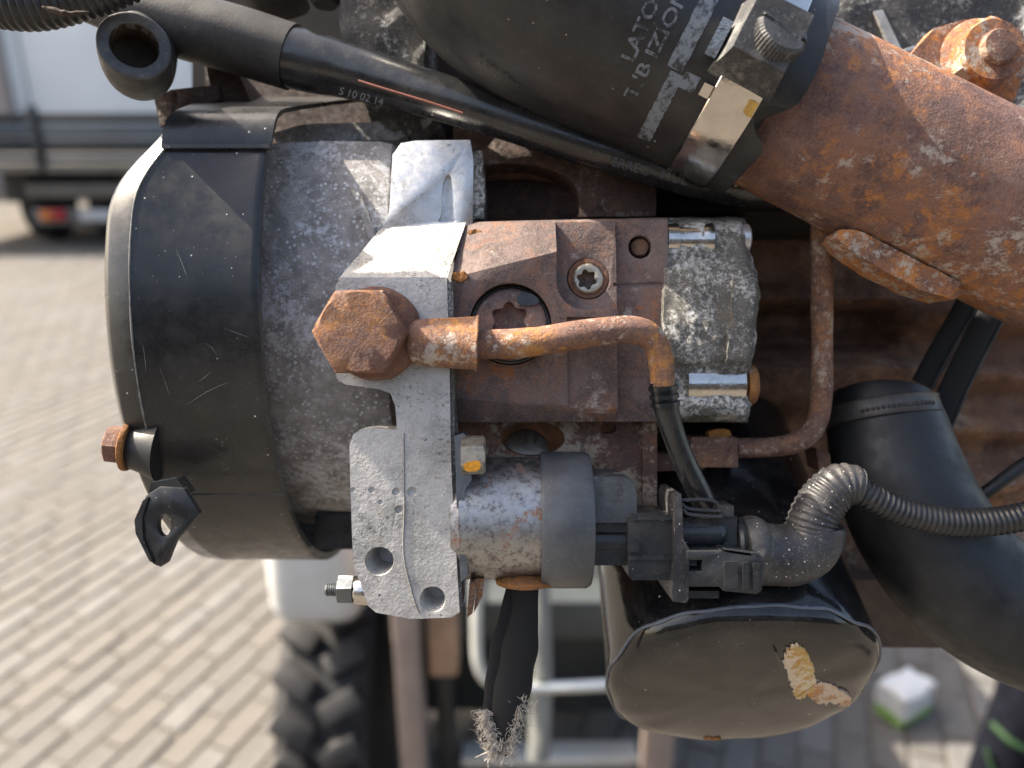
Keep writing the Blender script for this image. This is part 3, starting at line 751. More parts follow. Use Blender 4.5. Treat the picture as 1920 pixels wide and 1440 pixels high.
for v in pk.verts:
    if v.co.z < -30: v.co.z = -62 - max(0, 574 - (720 - v.co.y / K(0))) * .15
cut = [pk, ngon_prism([(1166, 380), (1300, 380), (1300, 900), (1166, 900)], 5, -92),
       ngon_prism([(1066, 590), (1300, 590), (1300, 900), (1072, 900)], 10, -58),
       cyl_z(957, 608, 77, -38, 20, -70), cyl_z(1103, 522, 40, -68, 20, -90), cyl_z(1200, 463, 22, -92, 20, -130),
       ngon_prism([(1160, 520), (1260, 515), (1262, 522), (1160, 527)], 8, -95)]
head = boolean(ring_block(), cut, 2.2, 2)
hp = finish('pump_head', head, M['rust_block'], pump, 30)
pl = boolean(lathe(W(957, 608, -40), (0, -.09, -1), [(0, 0.5), (0, 66), (4, 71), (30, 71)], 64), [star(955, 598, 38, 0, -64, 6, .13, ph=.5)], 1.5)
finish('plug', pl, M['rust_block'], hp)
pf = finish('paint_chip', prism(smoothed([(967, 556), (985, 546), (1008, 556), (1012, 570), (985, 574), (970, 570)], 2), -36.0, -45, 0), M['can'], hp)
finish('plug_rim', lathe(W(957, 608, -44), (0, .09, 1), [(0, 77), (2, 73.5), (2, 72.5), (0, 71.4)], 64, False, False), M['can'], hp)
p2 = boolean(lathe(W(1103, 522, -70), (0, 0, -1), [(0, .5), (0, 26), (3, 30), (20, 30)], 48), [star(1103, 520, 20, -40, -90, 6, .13, ph=.3)], 1.0)
finish('plug', p2, M['bolt_pale'], hp, label='bare steel star plug')
finish('plug_washer', lathe(W(1103, 522, -76), (0, 0, -1), [(0, 31), (0, 39.5), (8, 39.5), (8, 31), (0, 31)], 48, False, False), M['rust_bolt'], hp)
finish('pin', lathe(W(1200, 463, -104), (0, 0, -1), [(0, .5), (0, 16), (3, 18.5), (20, 18.5)], 32), M['rust_far'], hp)
for (x, y, w_, h_) in ((862, 518, 30, 16), (890, 436, 28, 10)):
    z = -30 if y > 500 else -104
    pp = [(x + w_ * .5 * math.cos(a) * (1 + .35 * noise.noise(Vector((a * 2, x, 0)))), y + h_ * .6 * math.sin(a) * (1 + .4 * noise.noise(Vector((a * 2, y, 4))))) for a in [2 * math.pi * i / 18 for i in range(18)]]
    finish('rust_scab', roughen(prism(pp, z + 4, z - 12, 2), 1.5, 8, 2), M['orange_stain'], hp)
# silver mounting flange
out = [(640, 520), (838, 520), (843, 700), (846, 880), (862, 1148), (846, 1158), (770, 1161), (705, 1148), (690, 1136), (678, 1098), (662, 1058), (655, 836), (662, 815), (676, 805), (700, 802), (744, 806), (741, 762), (732, 738), (712, 730), (646, 720), (631, 708), (629, 536)]
holes = [lathe(W(712, 1052, 4), (0.15, .1, -1), [(-10, 30), (0, 29), (10, 24), (60, 22)], 40), lathe(W(811, 1124, 4), (.1, .2, -1), [(-10, 27), (0, 26), (8, 22), (50, 20)], 40)]
for x, y, r in ((663, 918, 5), (698, 918, 6.5), (743, 921, 8), (773, 922, 10), (713, 942, 5), (748, 955, 8)):
    holes.append(lathe(W(x, y, -r * .5), (0, 0, 1), [(-1, .5), (0, r * .7), (r * .5, r), (r * 2, r * 1.1)], 20))
fb = boolean(bevel(ngon_prism(out, 0, -112), 9, 3, 20), holes, 0)
roughen(fb, 1.2, 26, 0)
fg = finish('mounting_flange', fb, M['flange'], pump, 40)
# sloping shoulder up to the boss
bm = bmesh.new()
tp = [(716, 426, -122), (874, 416, -122), (874, 416, -300), (716, 426, -300)]; bt = [(634, 524, -4), (838, 522, -4), (838, 522, -200), (634, 524, -200)]
sh = bevel(rings(bm, [[W(*p) for p in tp], [W(*p) for p in bt]]), 8, 3)
finish('shoulder', roughen(sh, 1.6, 30, 6), M['flange'], fg)
bs = boolean(bevel(ngon_prism([(736, 290), (752, 268), (780, 263), (882, 262), (888, 300), (886, 424), (716, 428), (730, 396)], -120, -420), 16, 4), [prism(smoothed([(823, 330), (838, 304), (846, 340), (846, 396), (852, 404), (812, 406), (824, 392)], 2), -60, -134, 0)], 2)
finish('boss', bs, M['boss'], pump, 40)
finish('gasket', roughen(prism([(884, 285), (905, 282), (908, 410), (884, 412)], -140, -380, 3), 4, 14, 6), M['gear'], pump)
finish('gasket', prism([(838, 528), (849, 528), (853, 880), (866, 1140), (860, 1140), (846, 880)], -8, -110, 2), M['gear'], pump)
finish('engraving', join(text_bm("ML 30", 17, lambda x, y: W(686 - .55 * x - .83 * y, 980 - .83 * x + .55 * y, 2.0)), text_bm("15", 17, lambda x, y: W(717 - .55 * x - .83 * y, 988 - .83 * x + .55 * y, 2.0))), M['engrave'], fg)
finish('crease_line', tube([(757, 812, .2, 1.6), (758, 950, .4, 1.5), (757, 1040, .4, 1.6), (775, 1120, .2, 1.8), (786, 1150, 0, 1.8)], 8), M['engrave'], fg)
st = finish('stud', lathe(W(692, 1106, -40), (-1, 0, 0), [(0, 12)] + [(34 + i * 2, 12.5 if i % 2 else 10.5) for i in range(24)] + [(84, 9)], 24), M['bolt_grey'], pump)
finish('nut', hexbolt(W(664, 1105, -40), (-1, 0, 0), 29, 30, .1, ph=.3), M['bolt_grey'], st)
finish('spacer', lathe(W(694, 1106, -40), (-1, 0, 0), [(0, 27), (3, 29), (24, 28), (30, 24)], 32), M['steel'], st)
finish('shim', join(prism([(880, 1095), (892, 1088), (886, 1150), (876, 1158)], -20, -90, 2), prism([(894, 1085), (908, 1085), (904, 1120), (888, 1150)], -40, -100, 3)), M['rust_tube'], pump)
# metering valve on the flange
mv = finish('metering_valve', lathe(W(851, 970, -104), (1, 0, 0), [(0, 100), (2, 112), (16, 116), (18, 121), (150, 121), (178, 119), (180, 90)], 96), M['zinc'], pump)
finish('valve_flange', prism([(852, 818), (868, 812), (880, 822), (884, 900), (872, 918), (868, 1000), (878, 1078), (864, 1092), (858, 1000)], 6, -60, 4), M['bolt_grey'], mv)
finish('valve_cap', bevel(lathe(W(1012, 973, -104), (1, 0, 0), [(0, 110), (0, 132), (6, 135), (90, 135), (98, 130), (98, 60)], 96), .8, 1), M['cap'], mv)
vb = finish('flange_bolt', hexbolt(W(866, 853, 14), (1, 0, 0), 36, 44, .16, ph=.52), M['bolt_pale'], mv)
finish('paint_mark', prism(smoothed([(868, 868), (900, 862), (902, 878), (890, 885), (870, 883)], 1), 46.5, 40, 1.5), M['bolt_paint'], vb)
sk = finish('socket', prism([(1102, 894), (1172, 895), (1188, 904), (1194, 925), (1194, 980), (1102, 980)], -15, -150, 10, 4), M['cap'], mv)
finish('socket_neck', join(box(1102, 1180, 974, 998, -22, -150, 3), lathe(W(1100, 1012, -75), (1, 0, 0), [(0, 45), (82, 45)], 40), box(1102, 1180, 1030, 1060, -30, -140, 3)), M['plastic'], mv)
txt = join(text_bm("1HSH", 26, lambda x, y: W(1158 - y * -1, 912 + x * 1.0, -14.2)), text_bm("4/1198", 15, lambda x, y: W(1126 + y, 912 + x, -14.2)))
finish('moulded_text', txt, M['emboss'], sk)
finish('rust_collar', join(lathe(W(985, 1094, -70), (0, 1, 0), [(0, 40), (2, 58), (10, 60), (18, 46), (24, 30)], 32), box(940, 1030, 1078, 1092, -60, -110, 3)), M['rust_bright'], mv)

# gear pump on the other end
gearx = [(405, 1398), (470, 1408), (545, 1426), (600, 1420), (660, 1416), (690, 1408), (745, 1410), (790, 1402)]
def gx(y):
    for (a, b_), (c, d) in zip(gearx, gearx[1:]):
        if a <= y <= c: return b_ + (d - b_) * (y - a) / (c - a)
    return gearx[-1][1]
gprof = [(408, -300), (410, -160), (420, -112), (440, -100), (480, -100), (496, -94), (510, -80), (545, -62), (600, -56), (640, -58), (676, -66), (690, -84), (748, -86), (762, -76), (778, -84), (790, -130), (792, -300)]
gb = bmesh.new(); rows = []
NY = 90
def gz(u):
    i = min(int(u * (len(gprof) - 1)), len(gprof) - 2); f = u * (len(gprof) - 1) - i
    return gprof[i][0] + (gprof[i + 1][0] - gprof[i][0]) * f, gprof[i][1] + (gprof[i + 1][1] - gprof[i][1]) * f
for j in range(NY + 1):
    y, z = gz(j / NY); row = []
    xe = gx(y)
    for i in range(41):
        x = 1246 + (xe - 1246) * i / 40
        zz = z - (26 * sm(xe - 10, xe, x)) + (10 if x > xe - 52 and 520 < y < 700 else 0)
        p_ = W(x, y, zz) + noise.noise_vector(Vector((x, y, z)) / 12) * 2.6 + noise.noise_vector(Vector((x, y, z)) / 45) * 4
        row.append(gb.verts.new(p_))
    rows.append(row)
for j in range(NY):
    for i in range(40): gb.faces.new((rows[j][i], rows[j][i + 1], rows[j + 1][i + 1], rows[j + 1][i]))
ex = bmesh.ops.extrude_face_region(gb, geom=gb.faces[:])
for v in ex['geom']:
    if isinstance(v, bmesh.types.BMVert): v.co.z = -420
gh = finish('gear_housing', gb, M['gear'], pump, 60)
finish('machined_boss', lathe(W(1248, 452, -130), (1, 0, 0), [(0, 36), (22, 36), (23, 33), (70, 33), (78, 37), (92, 37), (95, 30)], 40), M['steel'], gh)
finish('machined_boss', lathe(W(1340, 448, -135), (1, 0, 0), [(0, 30), (66, 30), (70, 24)], 32), M['boss'], gh)
finish('machined_boss', lathe(W(1281, 720, -124), (1, 0, 0), [(0, 42), (2, 46), (116, 46), (120, 42)], 40), M['steel'], gh)
gbolt = finish('housing_bolt', lathe(W(1396, 722, -120), (1, 0, 0), [(0, 40), (12, 42), (20, 36), (24, 20)], 24), M['rust_bright'], gh)

# ---- rusty mounting bracket below the pump
mb = thing('mounting_bracket', 'flat rusty steel bracket with oval hole and slot directly below the pump', 'bracket', W(1050, 850, -150))
mbp = boolean(ngon_prism([(846, 776), (1228, 782), (1224, 1020), (850, 1020)], -150, -190),
              [ngon_prism(disc_pts(1000, 826, 62, 40, 34), -100, -260), ngon_prism(smoothed([(1130, 796), (1162, 796), (1162, 816), (1130, 816)], 2), -100, -260)], 3)
finish('plate', roughen(mbp, 1.5, 40), M['rust_plate'], mb)
finish('bush', lathe(W(985, 850, -215), (0, .6, 1), [(0, 46), (4, 50), (20, 50), (24, 44)], 40), M['bolt_pale'], mb)
finish('gusset', box(1205, 1232, 786, 1010, -140, -200, 4), M['rust_plate'], mb)
finish('side_lug', roughen(prism([(1225, 850), (1330, 856), (1320, 880), (1225, 884)], -190, -260, 4), 2, 30, 2), M['rust_plate'], mb)

# ---- rusty banjo fuel pipe in front of the pump
fp = thing('fuel_pipe', 'bent rusty fuel pipe with a big hexagon banjo bolt in front of the pump', 'pipe', W(690, 625, 40))
hb = hexbolt(W(683, 625, 36), (0, 0, 1), 90 * K(90), 54, .13, ph=math.pi / 2)
roughen(hb, .5, 22)
finish('banjo_bolt', hb, M['rust_bolt'], fp, 30)
finish('banjo_eye', roughen(join(lathe(W(705, 626, 2), (0, 0, 1), [(-20, 70), (-12, 82), (10, 88), (32, 84), (38, 72)], 64)), 1.5, 25), M['rust_bolt'], fp)
finish('sealing_washer', lathe(W(702, 626, -18), (0, 0, 1), [(0, 60), (0, 78), (10, 78)], 48), M['rust_far'], fp)
sl_ = lathe(W(768, 640, 18), Vector((1, -.035, -.02)), [(0, 34), (10, 42), (60, 46), (118, 50), (125, 53), (127, 52), (127, 30), (120, 26)], 48)
finish('sleeve', roughen(sl_, 1.2, 20), M['rust_pipe'], fp)
finish('pipe', tube([(885, 646, 14, 27), (930, 645, 16, 27), (1000, 641, 20, 27), (1070, 630, 22, 27), (1130, 621, 20, 26.5), (1180, 618, 14, 26), (1214, 627, 8, 25), (1233, 652, 2, 24), (1240, 685, -4, 23.5), (1243, 722, -8, 23.5)], 32, 10, wob=.05), M['rust_pipe'], fp)

# ---- thin plastic hose off the pipe
th = thing('drain_hose', 'thin shiny black plastic hose running down from the rusty pipe end', 'hose', W(1243, 720, -8))
finish('hose_tube', tube([(1243, 716, -8, 26), (1248, 760, -14, 24), (1262, 810, -24, 22), (1285, 870, -36, 22), (1312, 925, -48, 23), (1330, 960, -56, 23)], 24, 8, flat=.8), M['rubber_gloss'], th)
for k, (x, y) in enumerate(((1243, 722), (1245, 738), (1247, 752))):
    finish('collar', lathe(W(x, y, -9), (.1, -1, -.1), [(0, 25), (1, 28), (9, 28), (10, 25)], 28), M['rubber_gloss'], th)

# ---- steel return pipe
rp = thing('return_pipe', 'rusty steel tube dropping vertically and bending into a square fitting', 'pipe', W(1540, 700, -190))
finish('tube', tube([(1541, 330, -210, 20), (1541, 450, -210, 20), (1541, 560, -205, 20), (1541, 680, -200, 20), (1540, 745, -200, 20), (1530, 795, -200, 20), (1500, 826, -200, 19.5), (1450, 838, -200, 19), (1380, 840, -200, 18.5)], 24, 8, wob=.05), M['rust_tube'], rp)
finish('fitting', roughen(box(1296, 1384, 820, 876, -175, -250, 8, 3), 2, 30, 2), M['rust_tube'], rp)
finish('fitting_nut', hexbolt(W(1300, 848, -210), (-1, 0, 0), 36, 50, .1), M['rust_plate'], rp)
finish('rust_patch', roughen(prism(smoothed([(1328, 806), (1368, 804), (1374, 820), (1330, 824)], 1), -185, -215, 4), 2, 10, 2), M['orange_stain'], rp)
finish('stub', prism([(1530, 840), (1556, 850), (1560, 890), (1536, 880)], -260, -330, 5), M['rust_far'], rp)

# ---- charge pipe, hose and clamp share one axis
AN = R(26.7); dz = -.0
d2 = Vector((math.cos(AN), -math.sin(AN), dz)).normalized()
n2 = Vector((math.sin(AN), math.cos(AN), 0)); e1 = Vector((0, 0, 1))
O2 = W(1450, 188, -100)
def onax(t_, perp=0.0, zz=0.0): return O2 + d2 * t_ + n2 * perp + e1 * zz
cpipe = thing('charge_pipe', 'thick rusty steel charge pipe slanting down out of the black hose', 'pipe', onax(200))
finish('pipe', roughen(lathe(onax(-150), d2, [(0, 150), (0, 172), (120, 174), (250, 176), (420, 178), (800, 180)], 96), 1.6, 45, 0), M['rust_big'], cpipe, 60)
wl_ = bmesh.new()
bar = []
for x, y, w_, h_ in ((1568, 440, 10, 8), (1590, 452, 20, 22), (1650, 488, 24, 24), (1720, 524, 24, 24), (1780, 548, 18, 22), (1800, 552, 4, 8)):
    c = W(x, y, -70)
    bar.append([c + n2 * w_ + e1 * h_, c + n2 * w_ - e1 * 60, c - n2 * w_ - e1 * 60, c - n2 * w_ + e1 * h_])
finish('welded_tab', roughen(bevel(rings(wl_, bar), 5, 2), 3, 24, 4), M['rust_nut'], cpipe)

hs = thing('charge_hose', 'thick black rubber hose with worn grey stripe lettering above the pump', 'hose', onax(-300))
hp_ = []
def ap(t_, r, dx=0, dy=0): v = onax(t_); return (v.x + dx, v.y + dy, v.z, r)
hpath = [ap(22, 205), ap(-40, 206), ap(-130, 207), ap(-230, 214), ap(-330, 224), ap(-430, 233), ap(-520, 238, -4, 10), ap(-600, 240, 0, 34), ap(-670, 240, 14, 84), ap(-720, 240, 36, 160), ap(-740, 240, 50, 280)]
def rad(t_):
    pts_ = [(-760, 238), (-520, 238), (-430, 233), (-330, 224), (-230, 214), (-130, 207), (22, 205)]
    for (a, ra), (c, rc) in zip(pts_, pts_[1:]):
        if a <= t_ <= c: return ra + (rc - ra) * (t_ - a) / (c - a)
    return 207
def hosept(t_, arc, lift=1.0):
    r = rad(t_) + lift; a = arc / 215.0
    return onax(t_, r * math.sin(a), r * math.cos(a))
def hosetext(s_, size, t_c, arc_c, lift=1.2): return text_bm(s_, size, lambda x, y: hosept(t_c - y, arc_c + x, lift), sub=1)
def hose_at(px, py):
    """axis distance and arc of the hose surface under a picture position"""
    best = None
    for step, h in ((12, 30), (3, 8), (.6, 8)):
        c0, c1 = (best[1], best[2]) if best else (-300, 0)
        cand_ = []
        for i in range(-h, h + 1):
            for j in range(-h, h + 1):
                tt, aa = c0 + i * step, c1 + j * step
                p_ = hosept(tt, aa, 0); k_ = FPX / (FPX - p_.z)
                cand_.append(((960 + p_.x * k_ - px) ** 2 + (720 - p_.y * k_ - py) ** 2, tt, aa))
        best = min(cand_)
    return best[1], best[2]
edge_pts = sorted((hose_at(*q)[1], hose_at(*q)[0]) for q in ((1556, 60), (1538, 120), (1512, 172), (1500, 190), (1482, 206), (1462, 200), (1438, 196), (1420, 206), (1412, 228), (1416, 252), (1432, 270), (1428, 290), (1404, 316), (1384, 334)))
def edge_t(arc):
    if arc <= edge_pts[0][0]: return edge_pts[0][1]
    for (a0, t0), (a1, t1) in zip(edge_pts, edge_pts[1:]):
        if arc <= a1: return t0 + (t1 - t0) * (arc - a0) / max(a1 - a0, .01)
    return edge_pts[-1][1]
hb = tube(hpath, 220, 10, world=True, cap1=False)
for v in hb.verts:                                   # torn, uneven cut end
    q = v.co - O2; tt = q.dot(d2)
    if tt > -60:
        e_ = edge_t(math.atan2(q.dot(n2), q.dot(e1)) * 215.0)
        v.co += d2 * ((tt + 60) * (e_ + 60) / 82.0 - 60 - tt)
lastring = [v for v in hb.verts if len(v.link_edges) == 3]
outer = [e for e in hb.edges if e.is_boundary]
ex = bmesh.ops.extrude_edge_only(hb, edges=outer)
for v in ex['geom']:
    if isinstance(v, bmesh.types.BMVert):
        q = v.co - O2; tt = q.dot(d2); rr = q - d2 * tt; v.co = O2 + d2 * (tt + 1) + rr * (183 / rr.length)
finish('hose_wall', hb, M['rubber'], hs, 50)
def hoseline(s_, size, a, b_, bold=0.0):
    """lettering laid on the hose between two picture positions"""
    (t0, a0), (t1, a1) = hose_at(*a), hose_at(*b_)
    d = Vector((t1 - t0, a1 - a0)).normalized(); n = Vector((d.y, -d.x)); n = -n if n.x > 0 else n
    c = Vector((t0 + t1, a0 + a1)) / 2; L = Vector((t1 - t0, a1 - a0)).length
    probe = text_bm(s_, size, lambda x, y: Vector((x, y, 0))); w = max(v.co.x for v in probe.verts) - min(v.co.x for v in probe.verts); probe.free()
    k = L / w
    return text_bm(s_, size, lambda x, y: hosept(*(c + d * x * k + n * y), 1.2), sub=1, bold=bold)
finish('lettering', hoseline("LATO", 35, (1178, 112), (1226, 2), .022), M['print'], hs)
finish('lettering', hoseline("T.'B IZION", 33, (1182, 182), (1284, -18), .022), M['print'], hs)
def hoseband(t0, t1, a0, a1, n=40, jag=3.0, lift=.9):
    bm = bmesh.new(); A_, B_ = [], []
    for i in range(n + 1):
        a = a0 + (a1 - a0) * i / n; j1, j2 = noise.noise(Vector((a / 9, t0, 0))) * jag, noise.noise(Vector((a / 9, t1, 5))) * jag
        A_.append(bm.verts.new(hosept(t0 + j1, a, lift))); B_.append(bm.verts.new(hosept(t1 + j2, a, lift)))
    for i in range(n): bm.faces.new((A_[i], A_[i + 1], B_[i + 1], B_[i]))
    return bm
ts, as_ = hose_at(1255, 150); tl_, al_ = hose_at(1200, 250)
finish('print_stripe', join(hoseband(ts - 16, ts + 14, as_ + 20, 330), hoseband(ts - 6, ts + 20, al_ - 12, as_ + 16), hoseband(ts + 20, ts + 48, as_ - 4, as_ + 26, 8)), M['stripe'], hs)
tq, aq = hose_at(1352, 236); tw_, aw_ = hose_at(1310, 300)
finish('print_stripe', hoseband(tq - 9, tq + 9, aw_ - 12, aq + 26), M['stripe'], hs)
finish('moulded_lettering', join(hoseline('4Y8-UHS', 26, (890, 108), (985, 168)), hoseline('82', 24, (1018, 172), (1050, 192))), M['faint'], hs)

# ---- clamp
cl = thing('hose_clamp', 'polished steel band clamp with grey screw housing on the thick black hose', 'clamp', onax(-85))
bp = [(-128, 211), (-128, 215), (-126, 216.5), (-46, 213.5), (-44, 212), (-44, 208)]
finish('band', lathe(onax(0), d2, bp, 120, False, False), M['chrome'], cl)
def clbox(t0, t1, a0, a1, r0, r1, bev, seg=3, tp=(0, 0, 0, 0)):
    bm = bmesh.new()
    def P(t_, a, r): return onax(t_, r * math.sin(a), r * math.cos(a))
    q = [P(t0, a0, r0), P(t1, a0, r0), P(t1, a1, r0), P(t0, a1, r0)], [P(t0 + tp[0], a0 + tp[2], r1), P(t1 - tp[1], a0 + tp[2], r1), P(t1 - tp[1], a1 - tp[3], r1), P(t0 + tp[0], a1 - tp[3], r1)]
    return bevel(rings(bm, [q[0], q[1]]), bev, seg)
a_ = lambda x: x / 210.0
t_s, a_s = hose_at(1408, 122)
A2 = lambda x: (a_s + x) / 215.0
sbx = finish('screw_housing', roughen(clbox(t_s - 62, t_s + 60, A2(-44), A2(88), 208, 284, 24, 5, (14, 12, .20, .06)), 2.0, 30, 2), M['screwbox'], cl)
t_h, a_h = hose_at(1440, 92)
hc = onax(t_h, 262 * math.sin(a_h / 215.0), 262 * math.cos(a_h / 215.0)); hax = (n2 * .42 + e1 * .9 + d2 * .12).normalized()
knurl = lambda t_, a: 1 + (.022 if int(a / (2 * math.pi) * 88 + .01) % 2 else -.022) * (1 if 2 < t_ < 34 else .4)
sc_ = lathe(hc - hax * 14, hax, [(0, 44), (3, 46), (30, 46), (36, 41), (37, .5)], 88, fn=knurl)
slot = bmesh.new(); bmesh.ops.create_cube(slot, size=1)
sd_ = (d2 - hax * d2.dot(hax)).normalized(); sn_ = hax.cross(sd_)
for v in slot.verts: v.co = hc + hax * 24 + sd_ * (v.co.x * 140) + sn_ * (v.co.y * 9) + hax * (v.co.z * 26)
finish('worm_screw', boolean(sc_, [slot]), M['screwbox'], cl, 30)
finish('housing_wing', clbox(t_s - 82, t_s - 62, A2(-20), A2(40), 210, 234, 4, 2), M['chrome'], cl)
finish('housing_wing', clbox(t_s - 58, t_s - 40, A2(-80), A2(-58), 209, 222, 4, 2), M['chrome'], cl)
finish('housing_wing', clbox(t_s + 32, t_s + 44, A2(-76), A2(-50), 209, 222, 3, 2), plain('brass_tint', (.55, .36, .12), .35, .2, .002, .8), cl)

# ---- long hose with sleeve
lh = thing('coolant_hose', 'long black hose with thicker sleeve end crossing behind the charge hose', 'hose', W(700, 150, -150))
slv = tube([(150, -20, -235, 52), (240, 14, -235, 56), (330, 44, -235, 60), (440, 74, -235, 61), (548, 108, -235, 60)], 40, 8)
finish('sleeve', slv, M['sleeve'], lh)
lp = [(530, 103, -235, 56), (580, 116, -230, 55), (640, 130, -222, 51), (720, 152, -205, 46), (850, 190, -175, 42), (1000, 240, -160, 38), (1150, 290, -165, 36), (1300, 335, -190, 34), (1420, 355, -205, 34), (1540, 350, -240, 34)]
finish('hose_tube', tube(lp, 36, 10, wob=.03), M['rubber_gloss'], lh)
finish('stripe_line', tube([(672, 151, -160, 2), (720, 166, -150, 2), (800, 190, -138, 2), (868, 212, -127, 2)], 8), plain('stripe_red', (.20, .07, .05), .6, .2, .01), lh)
def alongtext(s_, size, a, b_, z):
    A_, B_ = Vector(a), Vector(b_); dd = (B_ - A_).normalized(); nn = Vector((dd.y, -dd.x)); c = (A_ + B_) / 2
    return text_bm(s_, size, lambda x, y: W(c.x + dd.x * x + nn.x * y, c.y + dd.y * x + nn.y * y, z))
finish('hose_lettering', join(alongtext("ERREC - MOL", 25, (1105, 292), (1330, 352), -121), alongtext("S 10 02 14", 20, (590, 158), (765, 205), -148)), M['emboss'], lh)

# ---- cut hose end, split conduit at the corner
ch = thing('cut_hose', 'open cut end of a thick walled black hose above the guard', 'hose', W(255, 120, -40))
hA = W(252, 82, 0); hd_ = Vector((.10, .62, .78)).normalized()
op = [(hA - hd_ * 12).to_tuple(), ]
pts_ = [W(252, 86, 0), W(252, 97, -22), W(255, 115, -64), W(262, 126, -120), W(270, 108, -180), W(276, 60, -240)]
ob = tube([(p.x, p.y, p.z, 64) for p in pts_], 48, 8, world=True, cap0=False)
finish('hose_wall', ob, M['sleeve'], ch)
fd = (pts_[0] - pts_[1]).normalized(); fd = Vector((0, .38, .92)).normalized()
eb = lathe(pts_[0], (pts_[0] - catmull(pts_, 8)[1]).normalized(), [(0, 64.2), (3, 62.5), (4, 60), (4, 44), (1, 41.5), (-18, 41)], 64, False, False)
for v in eb.verts: v.co += noise.noise_vector(v.co / 9) * .9
finish('cut_face', eb, M['rubber_cut'], ch, 50)
finish('bore', lathe(pts_[0], (pts_[0] - catmull(pts_, 8)[1]).normalized(), [(-60, .5), (-60, 40.5), (-16, 41), (2, 41.6)], 40, False, False), M['hole_dark'], ch)

cc = thing('split_conduit', 'ribbed black conduit with a split seam crossing the upper corner', 'conduit', W(80, 20, 60))
finish('conduit_tube', tube([(-80, -10, 60, 46), (0, 6, 60, 46), (60, 10, 60, 46), (120, 0, 60, 45), (190, -22, 60, 44), (280, -60, 60, 44)], 40, 10, ridge=(13.5, 5.5)), M['conduit'], cc, 60)
finish('split_edge', roughen(tube([(80, 14, 103, 2), (100, 20, 105, 5), (130, 26, 104, 5), (165, 22, 100, 2)], 10), 3, 12), M['hole_dark'], cc)

# ---- nut and plate on the head
fn = thing('flange_nut', 'rusty flange nut on a round stud fixing a bent rusty plate', 'nut', W(1835, 112, -150))
finish('plate', roughen(prism([(1700, 110), (1752, 52), (1810, 36), (1900, 60), (1925, 130), (1900, 190), (1840, 205), (1770, 168)], -178, -215, 5), 2.5, 40, 5), M['rust_nut'], fn)
finish('arm', tube([(1640, 130, -230, 12), (1700, 100, -215, 10), (1740, 88, -200, 8)], 12), M['bolt_grey'], fn)
finish('flange', roughen(lathe(W(1836, 112, -182), (0, 0, 1), [(0, 84), (4, 86), (12, 82), (22, 66)], 48), .8, 20), M['rust_nut'], fn)
finish('nut', roughen(hexbolt(W(1836, 112, -176), (0, 0, 1), 74, 52, .2), .8, 18), M['rust_nut'], fn)
finish('stud', lathe(W(1836, 112, -180), (.02, 0, 1), [(0, 36), (66, 36), (72, 32), (73, 10)], 36), M['rust_tube'], fn)

# ---- black canister with glossy end
can = thing('black_canister', 'glossy black steel canister with flaked paint on its rounded end', 'canister', W(1390, 1290, -190))
cdir = Vector((0, -.675, .738)).normalized(); cB = W(1390, 1290, -190); cr = 246 * K(-190)
cprof = [(-760, cr * .98), (-300, cr), (-60, cr), (-34, cr * .998), (-18, cr * .985), (-8, cr * .962), (-1, cr * .93), (4, cr * .89), (9, cr * .78), (14, cr * .55), (17, cr * .3), (18, .5)]
def canfn(t_, a): return 1 + (.010 * math.sin(4 * a + 1) + .006 * math.sin(9 * a)) * (1 if t_ > -40 else .2) + (1 / (abs(math.cos(a)) ** 2.5 + abs(math.sin(a)) ** 2.5) ** .4 - 1) * sm(-420, -60, t_)
finish('can_body', roughen(lathe(cB, cdir, cprof, 120, fn=canfn), 3.0, 70), M['can'], can, 50)
cd_, cu_, cv_ = frame(cdir)
def canpt(t_, a, r): return cB + cd_ * t_ + (cu_ * math.cos(a) + cv_ * math.sin(a)) * r * canfn(t_, a)
rim_ = [canpt(-26 + 22 * noise.noise(Vector((math.cos(a) * 3, math.sin(a) * 3, 2))), a, cr * .998) for a in [2 * math.pi * i / 60 for i in range(61)]]
finish('rim_bead', tube([(p.x, p.y, p.z, 3.6) for p in rim_], 10, 3, world=True), M['edge_paint'], can)
def endpt(px, py, lift):
    """point on the can's end seen at a picture position"""
    ray = Vector(((px - 960), (720 - py), -FPX)); o_ = Vector((0, 0, FPX))
    k = (cB + cd_ * (15 + lift) - o_).dot(cd_) / ray.dot(cd_); return o_ + ray * k
def patch(pts, lift, n=4):
    bm = bmesh.new(); pts = smoothed(pts, n)
    f = [bm.verts.new(endpt(x + 5 * noise.noise(Vector((x / 7, y / 7, 0))) + 3 * noise.noise(Vector((x / 2.5, y / 2.5, 3))), y + 5 * noise.noise(Vector((x / 7, y / 7, 7))) + 3 * noise.noise(Vector((x / 2.5, y / 2.5, 9))), lift)) for x, y in pts]
    b = [bm.verts.new(v.co - cd_ * (lift + 9)) for v in f]; bm.faces.new(f)
    for i in range(len(f)): bm.faces.new((f[i], b[i], b[(i + 1) % len(f)], f[(i + 1) % len(f)]))
    return bm
finish('flaked_paint', patch([(1463, 1232), (1490, 1208), (1515, 1222), (1528, 1262), (1530, 1292), (1512, 1304), (1492, 1316), (1480, 1270)], 1.6), M['flake'], can)
finish('flaked_paint', patch([(1510, 1290), (1540, 1278), (1572, 1290), (1600, 1312), (1585, 1326), (1560, 1318), (1545, 1322), (1520, 1312)], 1.4), M['flake_rust'], can)
finish('lifted_flake', join(patch([(1452, 1222), (1460, 1224), (1486, 1312), (1478, 1310)], 5, 1)), M['can'], can)
re_ = endpt(1336, 1392, 0)
